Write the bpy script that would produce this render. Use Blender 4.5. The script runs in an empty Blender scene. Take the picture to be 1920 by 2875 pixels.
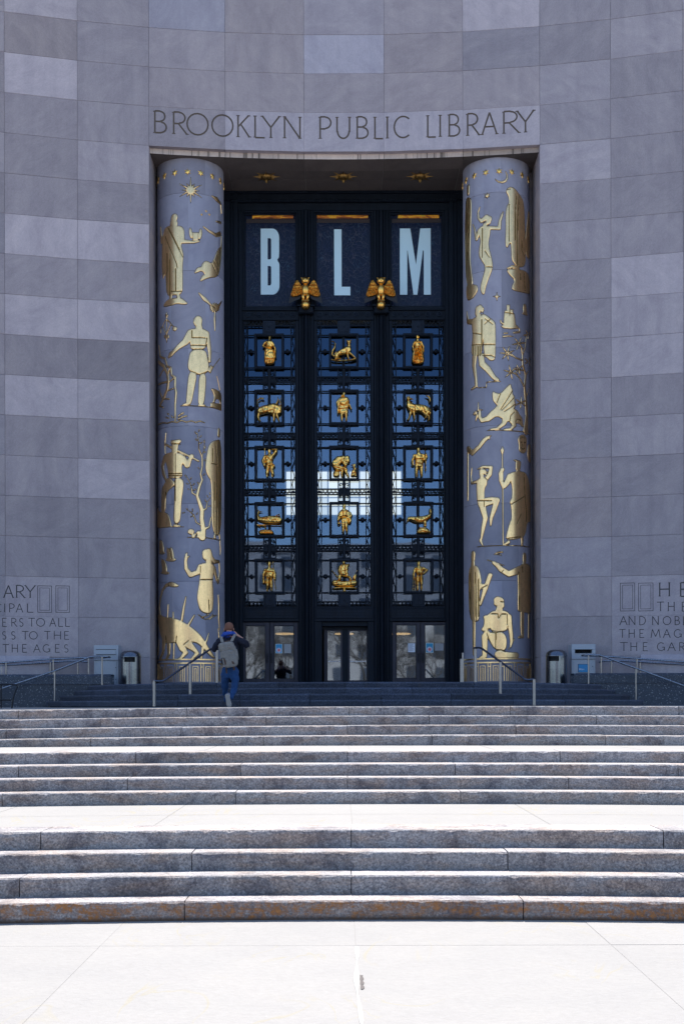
import bpy, bmesh, math, random
import numpy as np
from mathutils import Vector, Matrix
from mathutils.geometry import delaunay_2d_cdt
random.seed(7); np.random.seed(7)
R_ = math.radians; PI = math.pi
scene = bpy.context.scene
COL = scene.collection
# ------------------------------------------------------------------ camera, sky, sun, exposure
FPX = 3500.0; CX, CY = 957.0, 1979.0; CAM = (-0.1, 0.0, 1.70); ROLL = R_(0.13)
cam = bpy.data.cameras.new('camera'); cam_o = bpy.data.objects.new('camera', cam); COL.objects.link(cam_o)
cam.sensor_fit = 'HORIZONTAL'; cam.sensor_width = 36.0; cam.lens = 36.0 * FPX / 1920.0
cam.shift_x = (960 - CX) / 1920.0; cam.shift_y = (CY - 1437.5) / 1920.0
cam.clip_start = 0.1; cam.clip_end = 3000
cam_o.location = CAM; cam_o.rotation_euler = (R_(90), ROLL, 0)
scene.camera = cam_o
SUN_EL, SUN_AZ = 57.0, 4.0
world = bpy.data.worlds.new('World'); scene.world = world; world.use_nodes = True
wn = world.node_tree.nodes; wl = world.node_tree.links
bg = wn['Background']; sky = wn.new('ShaderNodeTexSky'); sky.sky_type = 'NISHITA'; sky.sun_disc = False
sky.sun_elevation = R_(SUN_EL); sky.sun_rotation = R_(SUN_AZ); sky.air_density = 1.0; sky.dust_density = 0.6; sky.ozone_density = 2.6
wl.new(sky.outputs[0], bg.inputs[0]); bg.inputs[1].default_value = 0.12
sun = bpy.data.lights.new('sun', 'SUN'); sun.energy = 4.6; sun.angle = R_(0.5); sun.color = (1.0, 0.955, 0.89)
sun_o = bpy.data.objects.new('sun', sun); COL.objects.link(sun_o)
sun_o.rotation_euler = (R_(-(90 - SUN_EL)), 0, R_(-SUN_AZ)); sun_o.location = (0, 60, 80)
vs = scene.view_settings; vs.view_transform = 'Standard'; vs.look = 'None'; vs.gamma = 1; vs.exposure = 1.15; vs.use_curve_mapping = False

# ------------------------------------------------------------------ helpers
def unproj(px, py, d):
    """pixel of the 1920 wide photograph -> world point at distance d in front of the camera"""
    dx, dy = px - CX, py - CY
    c, s = math.cos(ROLL), math.sin(ROLL)
    sx = dx * c - dy * s; sy = dx * s + dy * c
    return (CAM[0] + sx / FPX * d, d, CAM[2] - sy / FPX * d)

class MB:
    def __init__(s): s.v = []; s.f = []; s.m = []
    def add(s, vs_, fs, mi=0):
        o = len(s.v); s.v.extend([tuple(p) for p in vs_]); s.f.extend([tuple(i + o for i in f) for f in fs]); s.m.extend([mi] * len(fs)); return s
    def box(s, x0, x1, y0, y1, z0, z1, mi=0, bev=0.0):
        if x0 > x1: x0, x1 = x1, x0
        if y0 > y1: y0, y1 = y1, y0
        if z0 > z1: z0, z1 = z1, z0
        if bev <= 0:
            return s.add([(x0,y0,z0),(x1,y0,z0),(x1,y1,z0),(x0,y1,z0),(x0,y0,z1),(x1,y0,z1),(x1,y1,z1),(x0,y1,z1)],
                  [(0,3,2,1),(4,5,6,7),(0,1,5,4),(1,2,6,5),(2,3,7,6),(3,0,4,7)], mi)
        b = min(bev, (x1-x0)*.45, (z1-z0)*.45, (y1-y0)*.45)   # bevel the front face (towards -y)
        return s.add([(x0+b,y0,z0+b),(x1-b,y0,z0+b),(x1-b,y0,z1-b),(x0+b,y0,z1-b),
                      (x0,y0+b,z0),(x1,y0+b,z0),(x1,y0+b,z1),(x0,y0+b,z1),
                      (x0,y1,z0),(x1,y1,z0),(x1,y1,z1),(x0,y1,z1)],
                     [(0,1,2,3),(0,4,5,1),(1,5,6,2),(2,6,7,3),(3,7,4,0),(4,8,9,5),(5,9,10,6),(6,10,11,7),(7,11,8,4),(8,11,10,9)], mi)
    def prism(s, pts, y0, y1, mi=0):
        """polygon in xz extruded from y0 (front) to y1"""
        a = sum(pts[i][0]*pts[(i+1)%len(pts)][1]-pts[(i+1)%len(pts)][0]*pts[i][1] for i in range(len(pts)))
        if a < 0: pts = pts[::-1]
        n = len(pts)
        vs_ = [(p[0], y0, p[1]) for p in pts] + [(p[0], y1, p[1]) for p in pts]
        return s.add(vs_, [tuple(range(n)), tuple(range(2*n-1, n-1, -1))] + [(i, i+n, (i+1)%n+n, (i+1)%n) for i in range(n)], mi)
    def tube(s, pts, r, n=8, mi=0, caps=True, closed=False):
        pts = [Vector(p) for p in pts]; k = len(pts)
        rr = r if isinstance(r, (list, tuple)) else [r]*k
        rings = []; prev = None
        for i in range(k):
            if closed: t = (pts[(i+1)%k]-pts[i-1])
            elif i == 0: t = pts[1]-pts[0]
            elif i == k-1: t = pts[-1]-pts[-2]
            else: t = (pts[i+1]-pts[i]).normalized() + (pts[i]-pts[i-1]).normalized()
            if t.length < 1e-9: t = Vector((0,0,1))
            t.normalize()
            if prev is None:
                u = t.cross(Vector((0,0,1)));
                if u.length < 1e-3: u = t.cross(Vector((0,1,0)))
            else: u = prev - t*prev.dot(t)
            u.normalize(); prev = u; w = t.cross(u)
            rings.append([pts[i] + (u*math.cos(2*PI*j/n) + w*math.sin(2*PI*j/n))*rr[i] for j in range(n)])
        vs_ = [p for ring in rings for p in ring]; fs = []
        for i in range(k if closed else k-1):
            a, b = i*n, ((i+1)%k)*n
            for j in range(n): fs.append((a+j, b+j, b+(j+1)%n, a+(j+1)%n))
        if caps and not closed: fs += [tuple(range(n)), tuple(range(k*n-1, (k-1)*n-1, -1))]
        return s.add(vs_, fs, mi)
    def lathe(s, prof, cx=0, cy=0, n=32, mi=0, a0=0, a1=2*PI):
        full = abs(a1-a0-2*PI) < 1e-6; m = n if full else n+1
        vs_ = [(cx+r*math.cos(a0+(a1-a0)*j/n), cy+r*math.sin(a0+(a1-a0)*j/n), z) for r, z in prof for j in range(m)]
        fs = []
        for i in range(len(prof)-1):
            for j in range(n):
                j2 = (j+1) % m
                fs.append((i*m+j, i*m+j2, (i+1)*m+j2, (i+1)*m+j))
        return s.add(vs_, fs, mi)
    def ball(s, c, r, n=10, mi=0, sc=(1,1,1)):
        prof = []; vs_ = []; fs = []
        k = max(4, n//2+1)
        for i in range(k+1):
            a = -PI/2 + PI*i/k
            for j in range(n):
                vs_.append((c[0]+sc[0]*r*math.cos(a)*math.cos(2*PI*j/n), c[1]+sc[1]*r*math.cos(a)*math.sin(2*PI*j/n), c[2]+sc[2]*r*math.sin(a)))
        for i in range(k):
            for j in range(n): fs.append((i*n+j, i*n+(j+1)%n, (i+1)*n+(j+1)%n, (i+1)*n+j))
        return s.add(vs_, fs, mi)
    def mesh(s, name, mats, smooth=False):
        me = bpy.data.meshes.new(name); me.from_pydata(s.v, [], s.f)
        for m in (mats if isinstance(mats, (list, tuple)) else [mats]): me.materials.append(m)
        if any(s.m): me.polygons.foreach_set('material_index', s.m)
        if smooth: me.polygons.foreach_set('use_smooth', [True]*len(me.polygons))
        me.update(); return me
    def build(s, name, mats, parent=None, smooth=False, loc=None):
        return link(name, s.mesh(name, mats, smooth), parent, loc)

def link(name, me, parent=None, loc=None):
    o = bpy.data.objects.new(name, me); COL.objects.link(o)
    if parent is not None: o.parent = parent
    if loc is not None: o.location = loc
    return o
def smooth_by_angle(me, deg=40):
    me.polygons.foreach_set('use_smooth', [True]*len(me.polygons))
    try: me.set_sharp_from_angle(angle=R_(deg))
    except Exception: pass
def tag(o, label, cat, group=None):
    o['label'] = label; o['category'] = cat
    if group: o['group'] = group
    return o
def empty(name, loc, label=None, cat=None, group=None, rz=0):
    o = bpy.data.objects.new(name, None); COL.objects.link(o); o.location = loc; o.rotation_euler = (0, 0, rz)
    o.empty_display_size = 0.2
    if label: tag(o, label, cat, group)
    return o
def struct(o): o['kind'] = 'structure'; return o
def shift(mb, loc):
    """move a builder's world-space vertices into the frame of a thing standing at loc"""
    mb.v = [(x-loc[0], y-loc[1], z-loc[2]) for x, y, z in mb.v]; return mb
def copy_tree(o, parent=None):
    c = o.copy(); COL.objects.link(c); c.parent = parent
    for ch in list(o.children): copy_tree(ch, c)
    return c

# ------------------------------------------------------------------ materials
def mat(name, base=(.5,.5,.5), rough=.6, metal=0.0):
    m = bpy.data.materials.new(name); m.use_nodes = True
    b = m.node_tree.nodes['Principled BSDF']; b.inputs['Base Color'].default_value = (*base, 1)
    b.inputs['Roughness'].default_value = rough; b.inputs['Metallic'].default_value = metal
    return m
class NT:
    def __init__(s, m): s.t = m.node_tree; s.n = s.t.nodes; s.l = s.t.links; s.b = s.n['Principled BSDF']
    def node(s, typ, **kw):
        n = s.n.new(typ)
        for k, v in kw.items(): setattr(n, k, v)
        return n
    def put(s, sock, v):
        if hasattr(v, 'is_output') or isinstance(v, bpy.types.NodeSocket): s.l.new(v, sock)
        else: sock.default_value = v
    def coord(s, which='Object'): return s.node('ShaderNodeTexCoord').outputs[which]
    def mapping(s, vec, scale=(1,1,1), rot=(0,0,0), loc=(0,0,0)):
        n = s.node('ShaderNodeMapping'); s.l.new(vec, n.inputs[0]); s.put(n.inputs['Scale'], scale); s.put(n.inputs['Rotation'], rot); s.put(n.inputs['Location'], loc); return n.outputs[0]
    def noise(s, vec, scale, detail=4, rough=.55, dist=0, w=None):
        n = s.node('ShaderNodeTexNoise'); 
        if w is not None: n.noise_dimensions = '4D'; s.put(n.inputs['W'], w)
        s.l.new(vec, n.inputs['Vector']); n.inputs['Scale'].default_value = scale; n.inputs['Detail'].default_value = detail
        n.inputs['Roughness'].default_value = rough; n.inputs['Distortion'].default_value = dist; return n.outputs['Fac']
    def voro(s, vec, scale, feat='F1', out='Distance'):
        n = s.node('ShaderNodeTexVoronoi', feature=feat); s.l.new(vec, n.inputs['Vector']); n.inputs['Scale'].default_value = scale; return n.outputs[out]
    def ramp(s, fac, stops, interp='LINEAR'):
        n = s.node('ShaderNodeValToRGB'); s.l.new(fac, n.inputs[0]); cr = n.color_ramp; cr.interpolation = interp
        while len(cr.elements) < len(stops): cr.elements.new(.5)
        for e, (p, c) in zip(cr.elements, stops):
            e.position = p; e.color = (*c, 1) if isinstance(c, (tuple, list)) else (c, c, c, 1)
        return n.outputs[0]
    def mix(s, a, b, fac, blend='MIX'):
        n = s.node('ShaderNodeMix', data_type='RGBA', blend_type=blend); s.put(n.inputs[0], fac)
        for i, v in ((6, a), (7, b)):
            if isinstance(v, (tuple, list)): v = (*v, 1) if len(v) == 3 else v
            s.put(n.inputs[i], v)
        return n.outputs[2]
    def math(s, op, a, b=0.0):
        n = s.node('ShaderNodeMath', operation=op); s.put(n.inputs[0], a); s.put(n.inputs[1], b); return n.outputs[0]
    def bump(s, h, strength=.3, dist=.02):
        n = s.node('ShaderNodeBump'); s.put(n.inputs['Height'], h); n.inputs['Strength'].default_value = strength; n.inputs['Distance'].default_value = dist
        s.l.new(n.outputs[0], s.b.inputs['Normal']); return n
    def color(s, c): s.put(s.b.inputs['Base Color'], c)
    def rough(s, r): s.put(s.b.inputs['Roughness'], r)
    def rnd(s): return s.node('ShaderNodeObjectInfo').outputs['Random']
    def attr(s, name, out='Fac'): return s.node('ShaderNodeAttribute', attribute_type='OBJECT', attribute_name=name).outputs[out]

def limestone(name, tint=(1,1,1), streak=1.0, stain=0.0, tone_attr=True):
    m = mat(name, rough=.8); t = NT(m); co = t.coord(); rnd = t.rnd()
    off = t.node('ShaderNodeCombineXYZ'); t.l.new(t.math('MULTIPLY', rnd, 37.0), off.inputs[0]); t.l.new(t.math('MULTIPLY', rnd, 91.0), off.inputs[2])
    add = t.node('ShaderNodeVectorMath', operation='ADD'); t.l.new(co, add.inputs[0]); t.l.new(off.outputs[0], add.inputs[1])
    rot = t.node('ShaderNodeVectorRotate', rotation_type='Y_AXIS'); t.l.new(add.outputs[0], rot.inputs['Vector']); t.l.new(t.math('MULTIPLY', rnd, 2.6), rot.inputs['Angle'])
    v = t.mapping(rot.outputs[0], scale=(1, 1, 1.9))
    big = t.noise(v, 1.1, 3, .6, .9); fine = t.noise(v, 16, 5, .72, 2.6); med = t.noise(v, 5.5, 5, .65, 3.2)
    speck = t.noise(co, 90, 2, .6)
    base = t.ramp(big, [(.28, (.285,.262,.268)), (.5, (.325,.302,.303)), (.72, (.365,.338,.330))])
    veins = t.ramp(fine, [(.36, .80), (.5, 1.0), (.62, 1.22)])
    base = t.mix(base, veins, .45*streak, 'MULTIPLY')
    base = t.mix(base, t.ramp(med, [(.35, .86), (.65, 1.14)]), .45*streak, 'MULTIPLY')
    base = t.mix(base, t.ramp(speck, [(.3, .88), (.7, 1.12)]), .5, 'MULTIPLY')
    if tone_attr:
        tone = t.attr('tone'); hue = t.attr('hue')
        k = t.math('ADD', t.math('MULTIPLY', tone, .55), .94)
        k = t.math('ADD', k, t.math('MULTIPLY', rnd, .07))
        kk = t.node('ShaderNodeCombineXYZ')
        for i in range(3): t.l.new(k, kk.inputs[i])
        base = t.mix(base, kk.outputs[0], 1.0, 'MULTIPLY')
        cool = t.mix((1.07,.985,.96), (.96,.985,1.10), hue)
        base = t.mix(base, cool, 1.0, 'MULTIPLY')
    # rain streaks and soot
    wz = t.noise(t.mapping(t.node('ShaderNodeNewGeometry').outputs['Position'], scale=(2.2, 2.2, .12)), 1.0, 4, .6)
    base = t.mix(base, t.ramp(wz, [(.35, (.84,.84,.86)), (.55, (1,1,1)), (.75, (1.06,1.05,1.05))]), .55, 'MULTIPLY')
    if stain > 0:
        sx = t.noise(t.mapping(t.node('ShaderNodeNewGeometry').outputs['Position'], scale=(9, 9, .05)), 1.0, 3, .7)
        base = t.mix(base, (.035,.03,.03), t.math('MULTIPLY', t.ramp(sx, [(.57, 0.0), (.63, 1.0)]), stain))
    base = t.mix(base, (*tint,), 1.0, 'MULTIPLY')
    t.color(base); t.bump(t.math('ADD', fine, t.math('MULTIPLY', speck, .4)), .35, .012)
    return m

def granite(name, c0, c1, c2, scale=60, rough=.75, rust=0, white=0.0, grime=.5, foot=False, streak=True, warm=0.0, spk=.8, tone=.12):
    m = mat(name, rough=rough); t = NT(m); co = t.node('ShaderNodeNewGeometry').outputs['Position']
    s1 = t.noise(co, scale, 3, .75); s2 = t.voro(co, scale*1.3, out='Color'); b = t.noise(co, 3.0, 5, .65)
    sep = t.node('ShaderNodeSeparateColor'); t.l.new(s2, sep.inputs[0])
    col = t.ramp(s1, [(.32, c0), (.5, c1), (.68, c2)])
    col = t.mix(col, t.ramp(sep.outputs[0], [(0, .68), (.5, 1.0), (1, 1.34)]), spk, 'MULTIPLY')
    if white:
        col = t.mix(col, (.78,.80,.84), t.math('MULTIPLY', t.ramp(sep.outputs[1], [(.94, 0.0), (.98, 1.0)]), white))
    col = t.mix(col, t.ramp(b, [(.3, (.70,.70,.74)), (.5, (.98,.98,1)), (.7, (1.15,1.12,1.08))]), grime, 'MULTIPLY')
    rnd = t.rnd(); k = t.ramp(rnd, [(0, 1-tone), (1, 1+tone)] if streak else [(0, .985), (1, 1.015)])
    col = t.mix(col, k, 1.0, 'MULTIPLY')
    st = t.noise(t.mapping(co, scale=(9, 9, .8)), 1.0, 4, .7)
    if streak: col = t.mix(col, (.06,.06,.07), t.math('MULTIPLY', t.ramp(st, [(.58, 0.0), (.74, .7)]), grime))
    if warm:
        wn_ = t.noise(t.mapping(co, scale=(1, 1, 4)), 1.7, 5, .7, .6)
        col = t.mix(col, (1.08,.84,.66), t.math('MULTIPLY', t.ramp(wn_, [(.45, 0.0), (.62, 1.0)]), warm), 'MULTIPLY')
        pt = t.noise(co, 2.3, 6, .75, .4); col = t.mix(col, t.ramp(pt, [(.38, (.42,.41,.46)), (.50, (1,1,1))]), .8, 'MULTIPLY')
    if rust:
        r1 = t.noise(t.mapping(co, scale=(1.4, 1, 9)), 1.6, 6, .72, .8); r2 = t.noise(co, 22, 4, .7)
        f = t.math('MULTIPLY', t.ramp(r1, [(.36, 0.0), (.56, 1.0)]), t.ramp(r2, [(.36, .25), (.58, 1.0)]))
        nrm = t.node('ShaderNodeSeparateXYZ'); t.l.new(t.node('ShaderNodeNewGeometry').outputs['True Normal'], nrm.inputs[0]); f = t.math('MULTIPLY', f, t.ramp(nrm.outputs[2], [(.55, 1.0), (.85, .06)]))
        col = t.mix(col, t.ramp(r2, [(.35, (.10,.035,.012)), (.7, (.42,.17,.04))]), t.math('MULTIPLY', f, rust))
    if foot:
        sp_ = t.node('ShaderNodeSeparateXYZ'); t.l.new(co, sp_.inputs[0]); fz = t.ramp(t.math('ADD', sp_.outputs[2], t.math('MULTIPLY', r1, .05)), [(.035, 1.0), (.062, 0.0)])
        col = t.mix(col, (.055,.030,.018), t.math('MULTIPLY', fz, .8))
    t.color(col); t.bump(t.math('ADD', s1, t.math('MULTIPLY', b, .8)), .5, .012)
    return m

M = {}
M['stone'] = limestone('limestone', tint=(1.085,1.055,1.095))
M['stone_stained_lit'] = limestone('stained_lit_limestone', tint=(1.5,1.42,1.28), stain=.75)  # pale warm tint paints in light bounced onto the fascia; dark drips are stains
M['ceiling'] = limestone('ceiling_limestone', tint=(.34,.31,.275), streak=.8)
M['column'] = limestone('column_limestone', tint=(.90,.955,1.10), streak=.35)
M['mortar'] = mat('mortar', (.27,.255,.26), .9)
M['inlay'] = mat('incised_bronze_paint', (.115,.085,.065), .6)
M['letter_grey'] = mat('incised_dark_grey', (.075,.072,.078), .8)  # dark grey on the sunk floors of the lower inscriptions
M['step'] = granite('step_granite', (.155,.145,.155), (.29,.275,.28), (.43,.40,.385), 55, warm=.7)
M['step_rust'] = granite('rusty_step_granite', (.145,.14,.15), (.265,.255,.262), (.40,.38,.37), 55, rust=.95, foot=True, warm=.6)
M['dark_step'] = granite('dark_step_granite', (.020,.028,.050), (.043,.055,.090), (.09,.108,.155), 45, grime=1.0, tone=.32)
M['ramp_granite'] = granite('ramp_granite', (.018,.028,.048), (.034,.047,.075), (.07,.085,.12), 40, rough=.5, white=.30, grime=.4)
M['paving'] = granite('plaza_paving', (.262,.250,.238), (.270,.259,.247), (.278,.267,.256), 20, rough=.9, grime=.10, streak=False, spk=.06)
_t = NT(M['paving']); _co = _t.node('ShaderNodeNewGeometry').outputs['Position']; _old = _t.b.inputs['Base Color'].links[0].from_socket
_n = _t.noise(_t.mapping(_co, scale=(.8, .35, 1)), 1.6, 3, .55, 1.4)
_l = _t.ramp(_n, [(.485, 0.0), (.50, 1.0), (.515, 0.0)]); _m = _t.noise(_co, .55, 2, .5)
_k = _t.math('MULTIPLY', _l, _t.ramp(_m, [(.48, 0.0), (.60, .55)]))
_new = _t.mix(_old, (.285,.25,.165), _k)
_d = _t.noise(_co, 34, 2, .5); _new = _t.mix(_new, (.20,.185,.175), _t.ramp(_d, [(.74, 0.0), (.78, .8)]))
_b = _t.noise(_co, .9, 5, .65); _new = _t.mix(_new, _t.ramp(_b, [(.35, (.955,.955,.96)), (.6, (1.01,1.005,1.0))]), 1.0, 'MULTIPLY')
_t.color(_new)
M['joint'] = mat('joint_sand', (.235,.225,.215), .95)

def bronze(name, base, rough=.45, metal=.7, var=.5):
    m = mat(name, base, rough, metal); t = NT(m); co = t.node('ShaderNodeNewGeometry').outputs['Position']
    n1 = t.noise(co, 5, 5, .7); n2 = t.noise(t.mapping(co, scale=(6,6,.7)), 1.5, 4, .6)
    c = t.mix(tuple(x*(1-var) for x in base), tuple(min(1, x*(1+var)) for x in base), n1)
    c = t.mix(c, t.ramp(n2, [(.3, .7), (.7, 1.3)]), .6, 'MULTIPLY')
    t.b.inputs['Specular IOR Level'].default_value = .12
    t.color(c); t.rough(t.ramp(n1, [(.3, rough*.75), (.7, min(1, rough*1.3))])); t.bump(n1, .12, .01)
    return m
M['bronze'] = bronze('blackened_bronze', (.0085,.0125,.021), .45, .2)
M['bronze_edge'] = bronze('worn_bronze', (.013,.019,.032), .4, .2)
def gold(name, base, rough, dirt=.4, metal=1.0, bmp=.16):
    m = mat(name, base, rough, metal); t = NT(m); co = t.node('ShaderNodeNewGeometry').outputs['Position']
    n1 = t.noise(co, 7, 6, .75, .5); n2 = t.noise(co, 38, 4, .7); n3 = t.noise(t.mapping(co, scale=(11,11,1.4)), 1.0, 4, .6)
    c = t.mix(base, tuple(x*.55 for x in base), t.math('MULTIPLY', t.ramp(n1, [(.42, 0.0), (.68, 1.0)]), dirt))
    c = t.mix(c, (.30,.22,.12), t.math('MULTIPLY', t.ramp(n2, [(.55, 0.0), (.72, 1.0)]), dirt*.5))
    c = t.mix(c, t.ramp(n3, [(.35, .85), (.65, 1.1)]), .7, 'MULTIPLY')
    t.color(c); t.rough(t.ramp(n2, [(.3, rough*.8), (.7, min(1, rough*1.35))])); t.bump(t.math('ADD', n2, n1), bmp, .008)
    return m
M['gold'] = gold('bright_gilding', (1.0,.62,.17), .27, .18, bmp=.08)
M['gold_leaf'] = gold('aged_gold_leaf', (.96,.66,.34), .31, .35, bmp=.04)
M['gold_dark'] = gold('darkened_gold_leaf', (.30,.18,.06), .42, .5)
def glass(name, tint, refl, rough=.02, gcol=(1,1,1)):
    m = bpy.data.materials.new(name); m.use_nodes = True; nt = m.node_tree; nt.nodes.clear()
    o = nt.nodes.new('ShaderNodeOutputMaterial'); mx = nt.nodes.new('ShaderNodeMixShader'); g = nt.nodes.new('ShaderNodeBsdfGlossy'); tr = nt.nodes.new('ShaderNodeBsdfTransparent')
    g.inputs['Roughness'].default_value = rough; g.inputs['Color'].default_value = (*gcol, 1); tr.inputs['Color'].default_value = (*tint, 1)
    n = nt.nodes.new('ShaderNodeTexNoise'); n.inputs['Scale'].default_value = .9; n.inputs['Detail'].default_value = 1
    tc = nt.nodes.new('ShaderNodeNewGeometry'); nt.links.new(tc.outputs['Position'], n.inputs['Vector'])
    bp = nt.nodes.new('ShaderNodeBump'); bp.inputs['Strength'].default_value = .10; bp.inputs['Distance'].default_value = .02
    nt.links.new(n.outputs['Fac'], bp.inputs['Height']); nt.links.new(bp.outputs[0], g.inputs['Normal'])
    mx.inputs[0].default_value = refl
    nt.links.new(tr.outputs[0], mx.inputs[1]); nt.links.new(g.outputs[0], mx.inputs[2]); nt.links.new(mx.outputs[0], o.inputs[0])
    return m
M['glass'] = glass('window_glass', (.7,.73,.75), .19, gcol=(.36,.49,.72))
M['glass_dark'] = glass('dark_tinted_glass', (.02,.03,.05), .09, gcol=(.32,.55,.95))
M['glass_door'] = glass('door_glass', (.5,.52,.52), .34, gcol=(.58,.70,.84))
def steel(name, base=(.52,.55,.60), rough=.28):
    m = mat(name, base, rough, 1.0); t = NT(m); co = t.coord()
    n = t.noise(t.mapping(co, scale=(1,1,.02)), 90, 3, .6); t.rough(t.ramp(n, [(.3, rough*.7), (.7, rough*1.4)])); t.color(t.mix(base, tuple(x*.75 for x in base), t.noise(co, 6, 4, .6)))
    return m
M['steel'] = steel('brushed_steel', (.30,.34,.42), .25)
M['steel_bin'] = steel('weathered_bin_steel', (.20,.22,.26), .24)
M['steel_dark'] = steel('darkened_steel', (.10,.12,.17), .3)
M['steel_post'] = steel('satin_steel_post', (.50,.45,.42), .45)
M['black'] = mat('black_void', (.006,.006,.008), .8)
M['outline'] = mat('painted_edge_shade', (.085,.060,.040), .7)  # shade of the reliefs' sunken edges, put into the colour
M['black_iron'] = mat('black_iron', (.02,.02,.025), .5, .5)
M['interior'] = mat('interior_plaster', (.10,.11,.13), .9)
def emis(name, c, s):
    m = mat(name, (.0,.0,.0), .6); b = m.node_tree.nodes['Principled BSDF']; b.inputs['Emission Color'].default_value = (*c, 1); b.inputs['Emission Strength'].default_value = s; return m
M['lit_window'] = emis('daylit_glass_block', (.95,.97,.90), 1.0)
_t = NT(M['lit_window']); _c = _t.ramp(_t.rnd(), [(0, (.62,.66,.62)), (1, (.98,1.0,.93))]); _t.l.new(_c, _t.b.inputs['Emission Color'])
M['lamp'] = emis('warm_lamp', (1.0,.62,.28), 1.6)

# ------------------------------------------------------------------ signed-distance reliefs
def _poly_sdf(P, pts):
    px, py = P[..., 0], P[..., 1]; d = np.full(px.shape, 1e9); inside = np.zeros(px.shape, bool); n = len(pts)
    for i in range(n):
        ax, ay = pts[i]; bx, by = pts[(i+1) % n]; ex, ey = bx-ax, by-ay
        wx, wy = px-ax, py-ay; L = ex*ex+ey*ey+1e-12; t = np.clip((wx*ex+wy*ey)/L, 0, 1)
        d = np.minimum(d, (wx-ex*t)**2+(wy-ey*t)**2)
        c = ((ay > py) != (by > py)); 
        with np.errstate(divide='ignore', invalid='ignore'): xi = ax+(py-ay)/(by-ay+1e-15)*ex
        inside ^= (c & (px < xi))
    return np.where(inside, -1, 1)*np.sqrt(d)
def _caps_sdf(P, ch):
    px, py = P[..., 0], P[..., 1]; d = np.full(px.shape, 1e9)
    if len(ch) == 1: return np.hypot(px-ch[0][0], py-ch[0][1])-ch[0][2]
    for (ax, ay, ra), (bx, by, rb) in zip(ch[:-1], ch[1:]):
        ex, ey = bx-ax, by-ay; L = ex*ex+ey*ey+1e-12; t = np.clip(((px-ax)*ex+(py-ay)*ey)/L, 0, 1)
        d = np.minimum(d, np.hypot(px-ax-ex*t, py-ay-ey*t)-(ra+(rb-ra)*t))
    return d
def smooth_poly(pts, it=2):
    for _ in range(it):
        q = []
        for i in range(len(pts)):
            a, b = pts[i], pts[(i+1) % len(pts)]
            q += [(a[0]*.75+b[0]*.25, a[1]*.75+b[1]*.25), (a[0]*.25+b[0]*.75, a[1]*.25+b[1]*.75)]
        pts = q
    return pts
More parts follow.
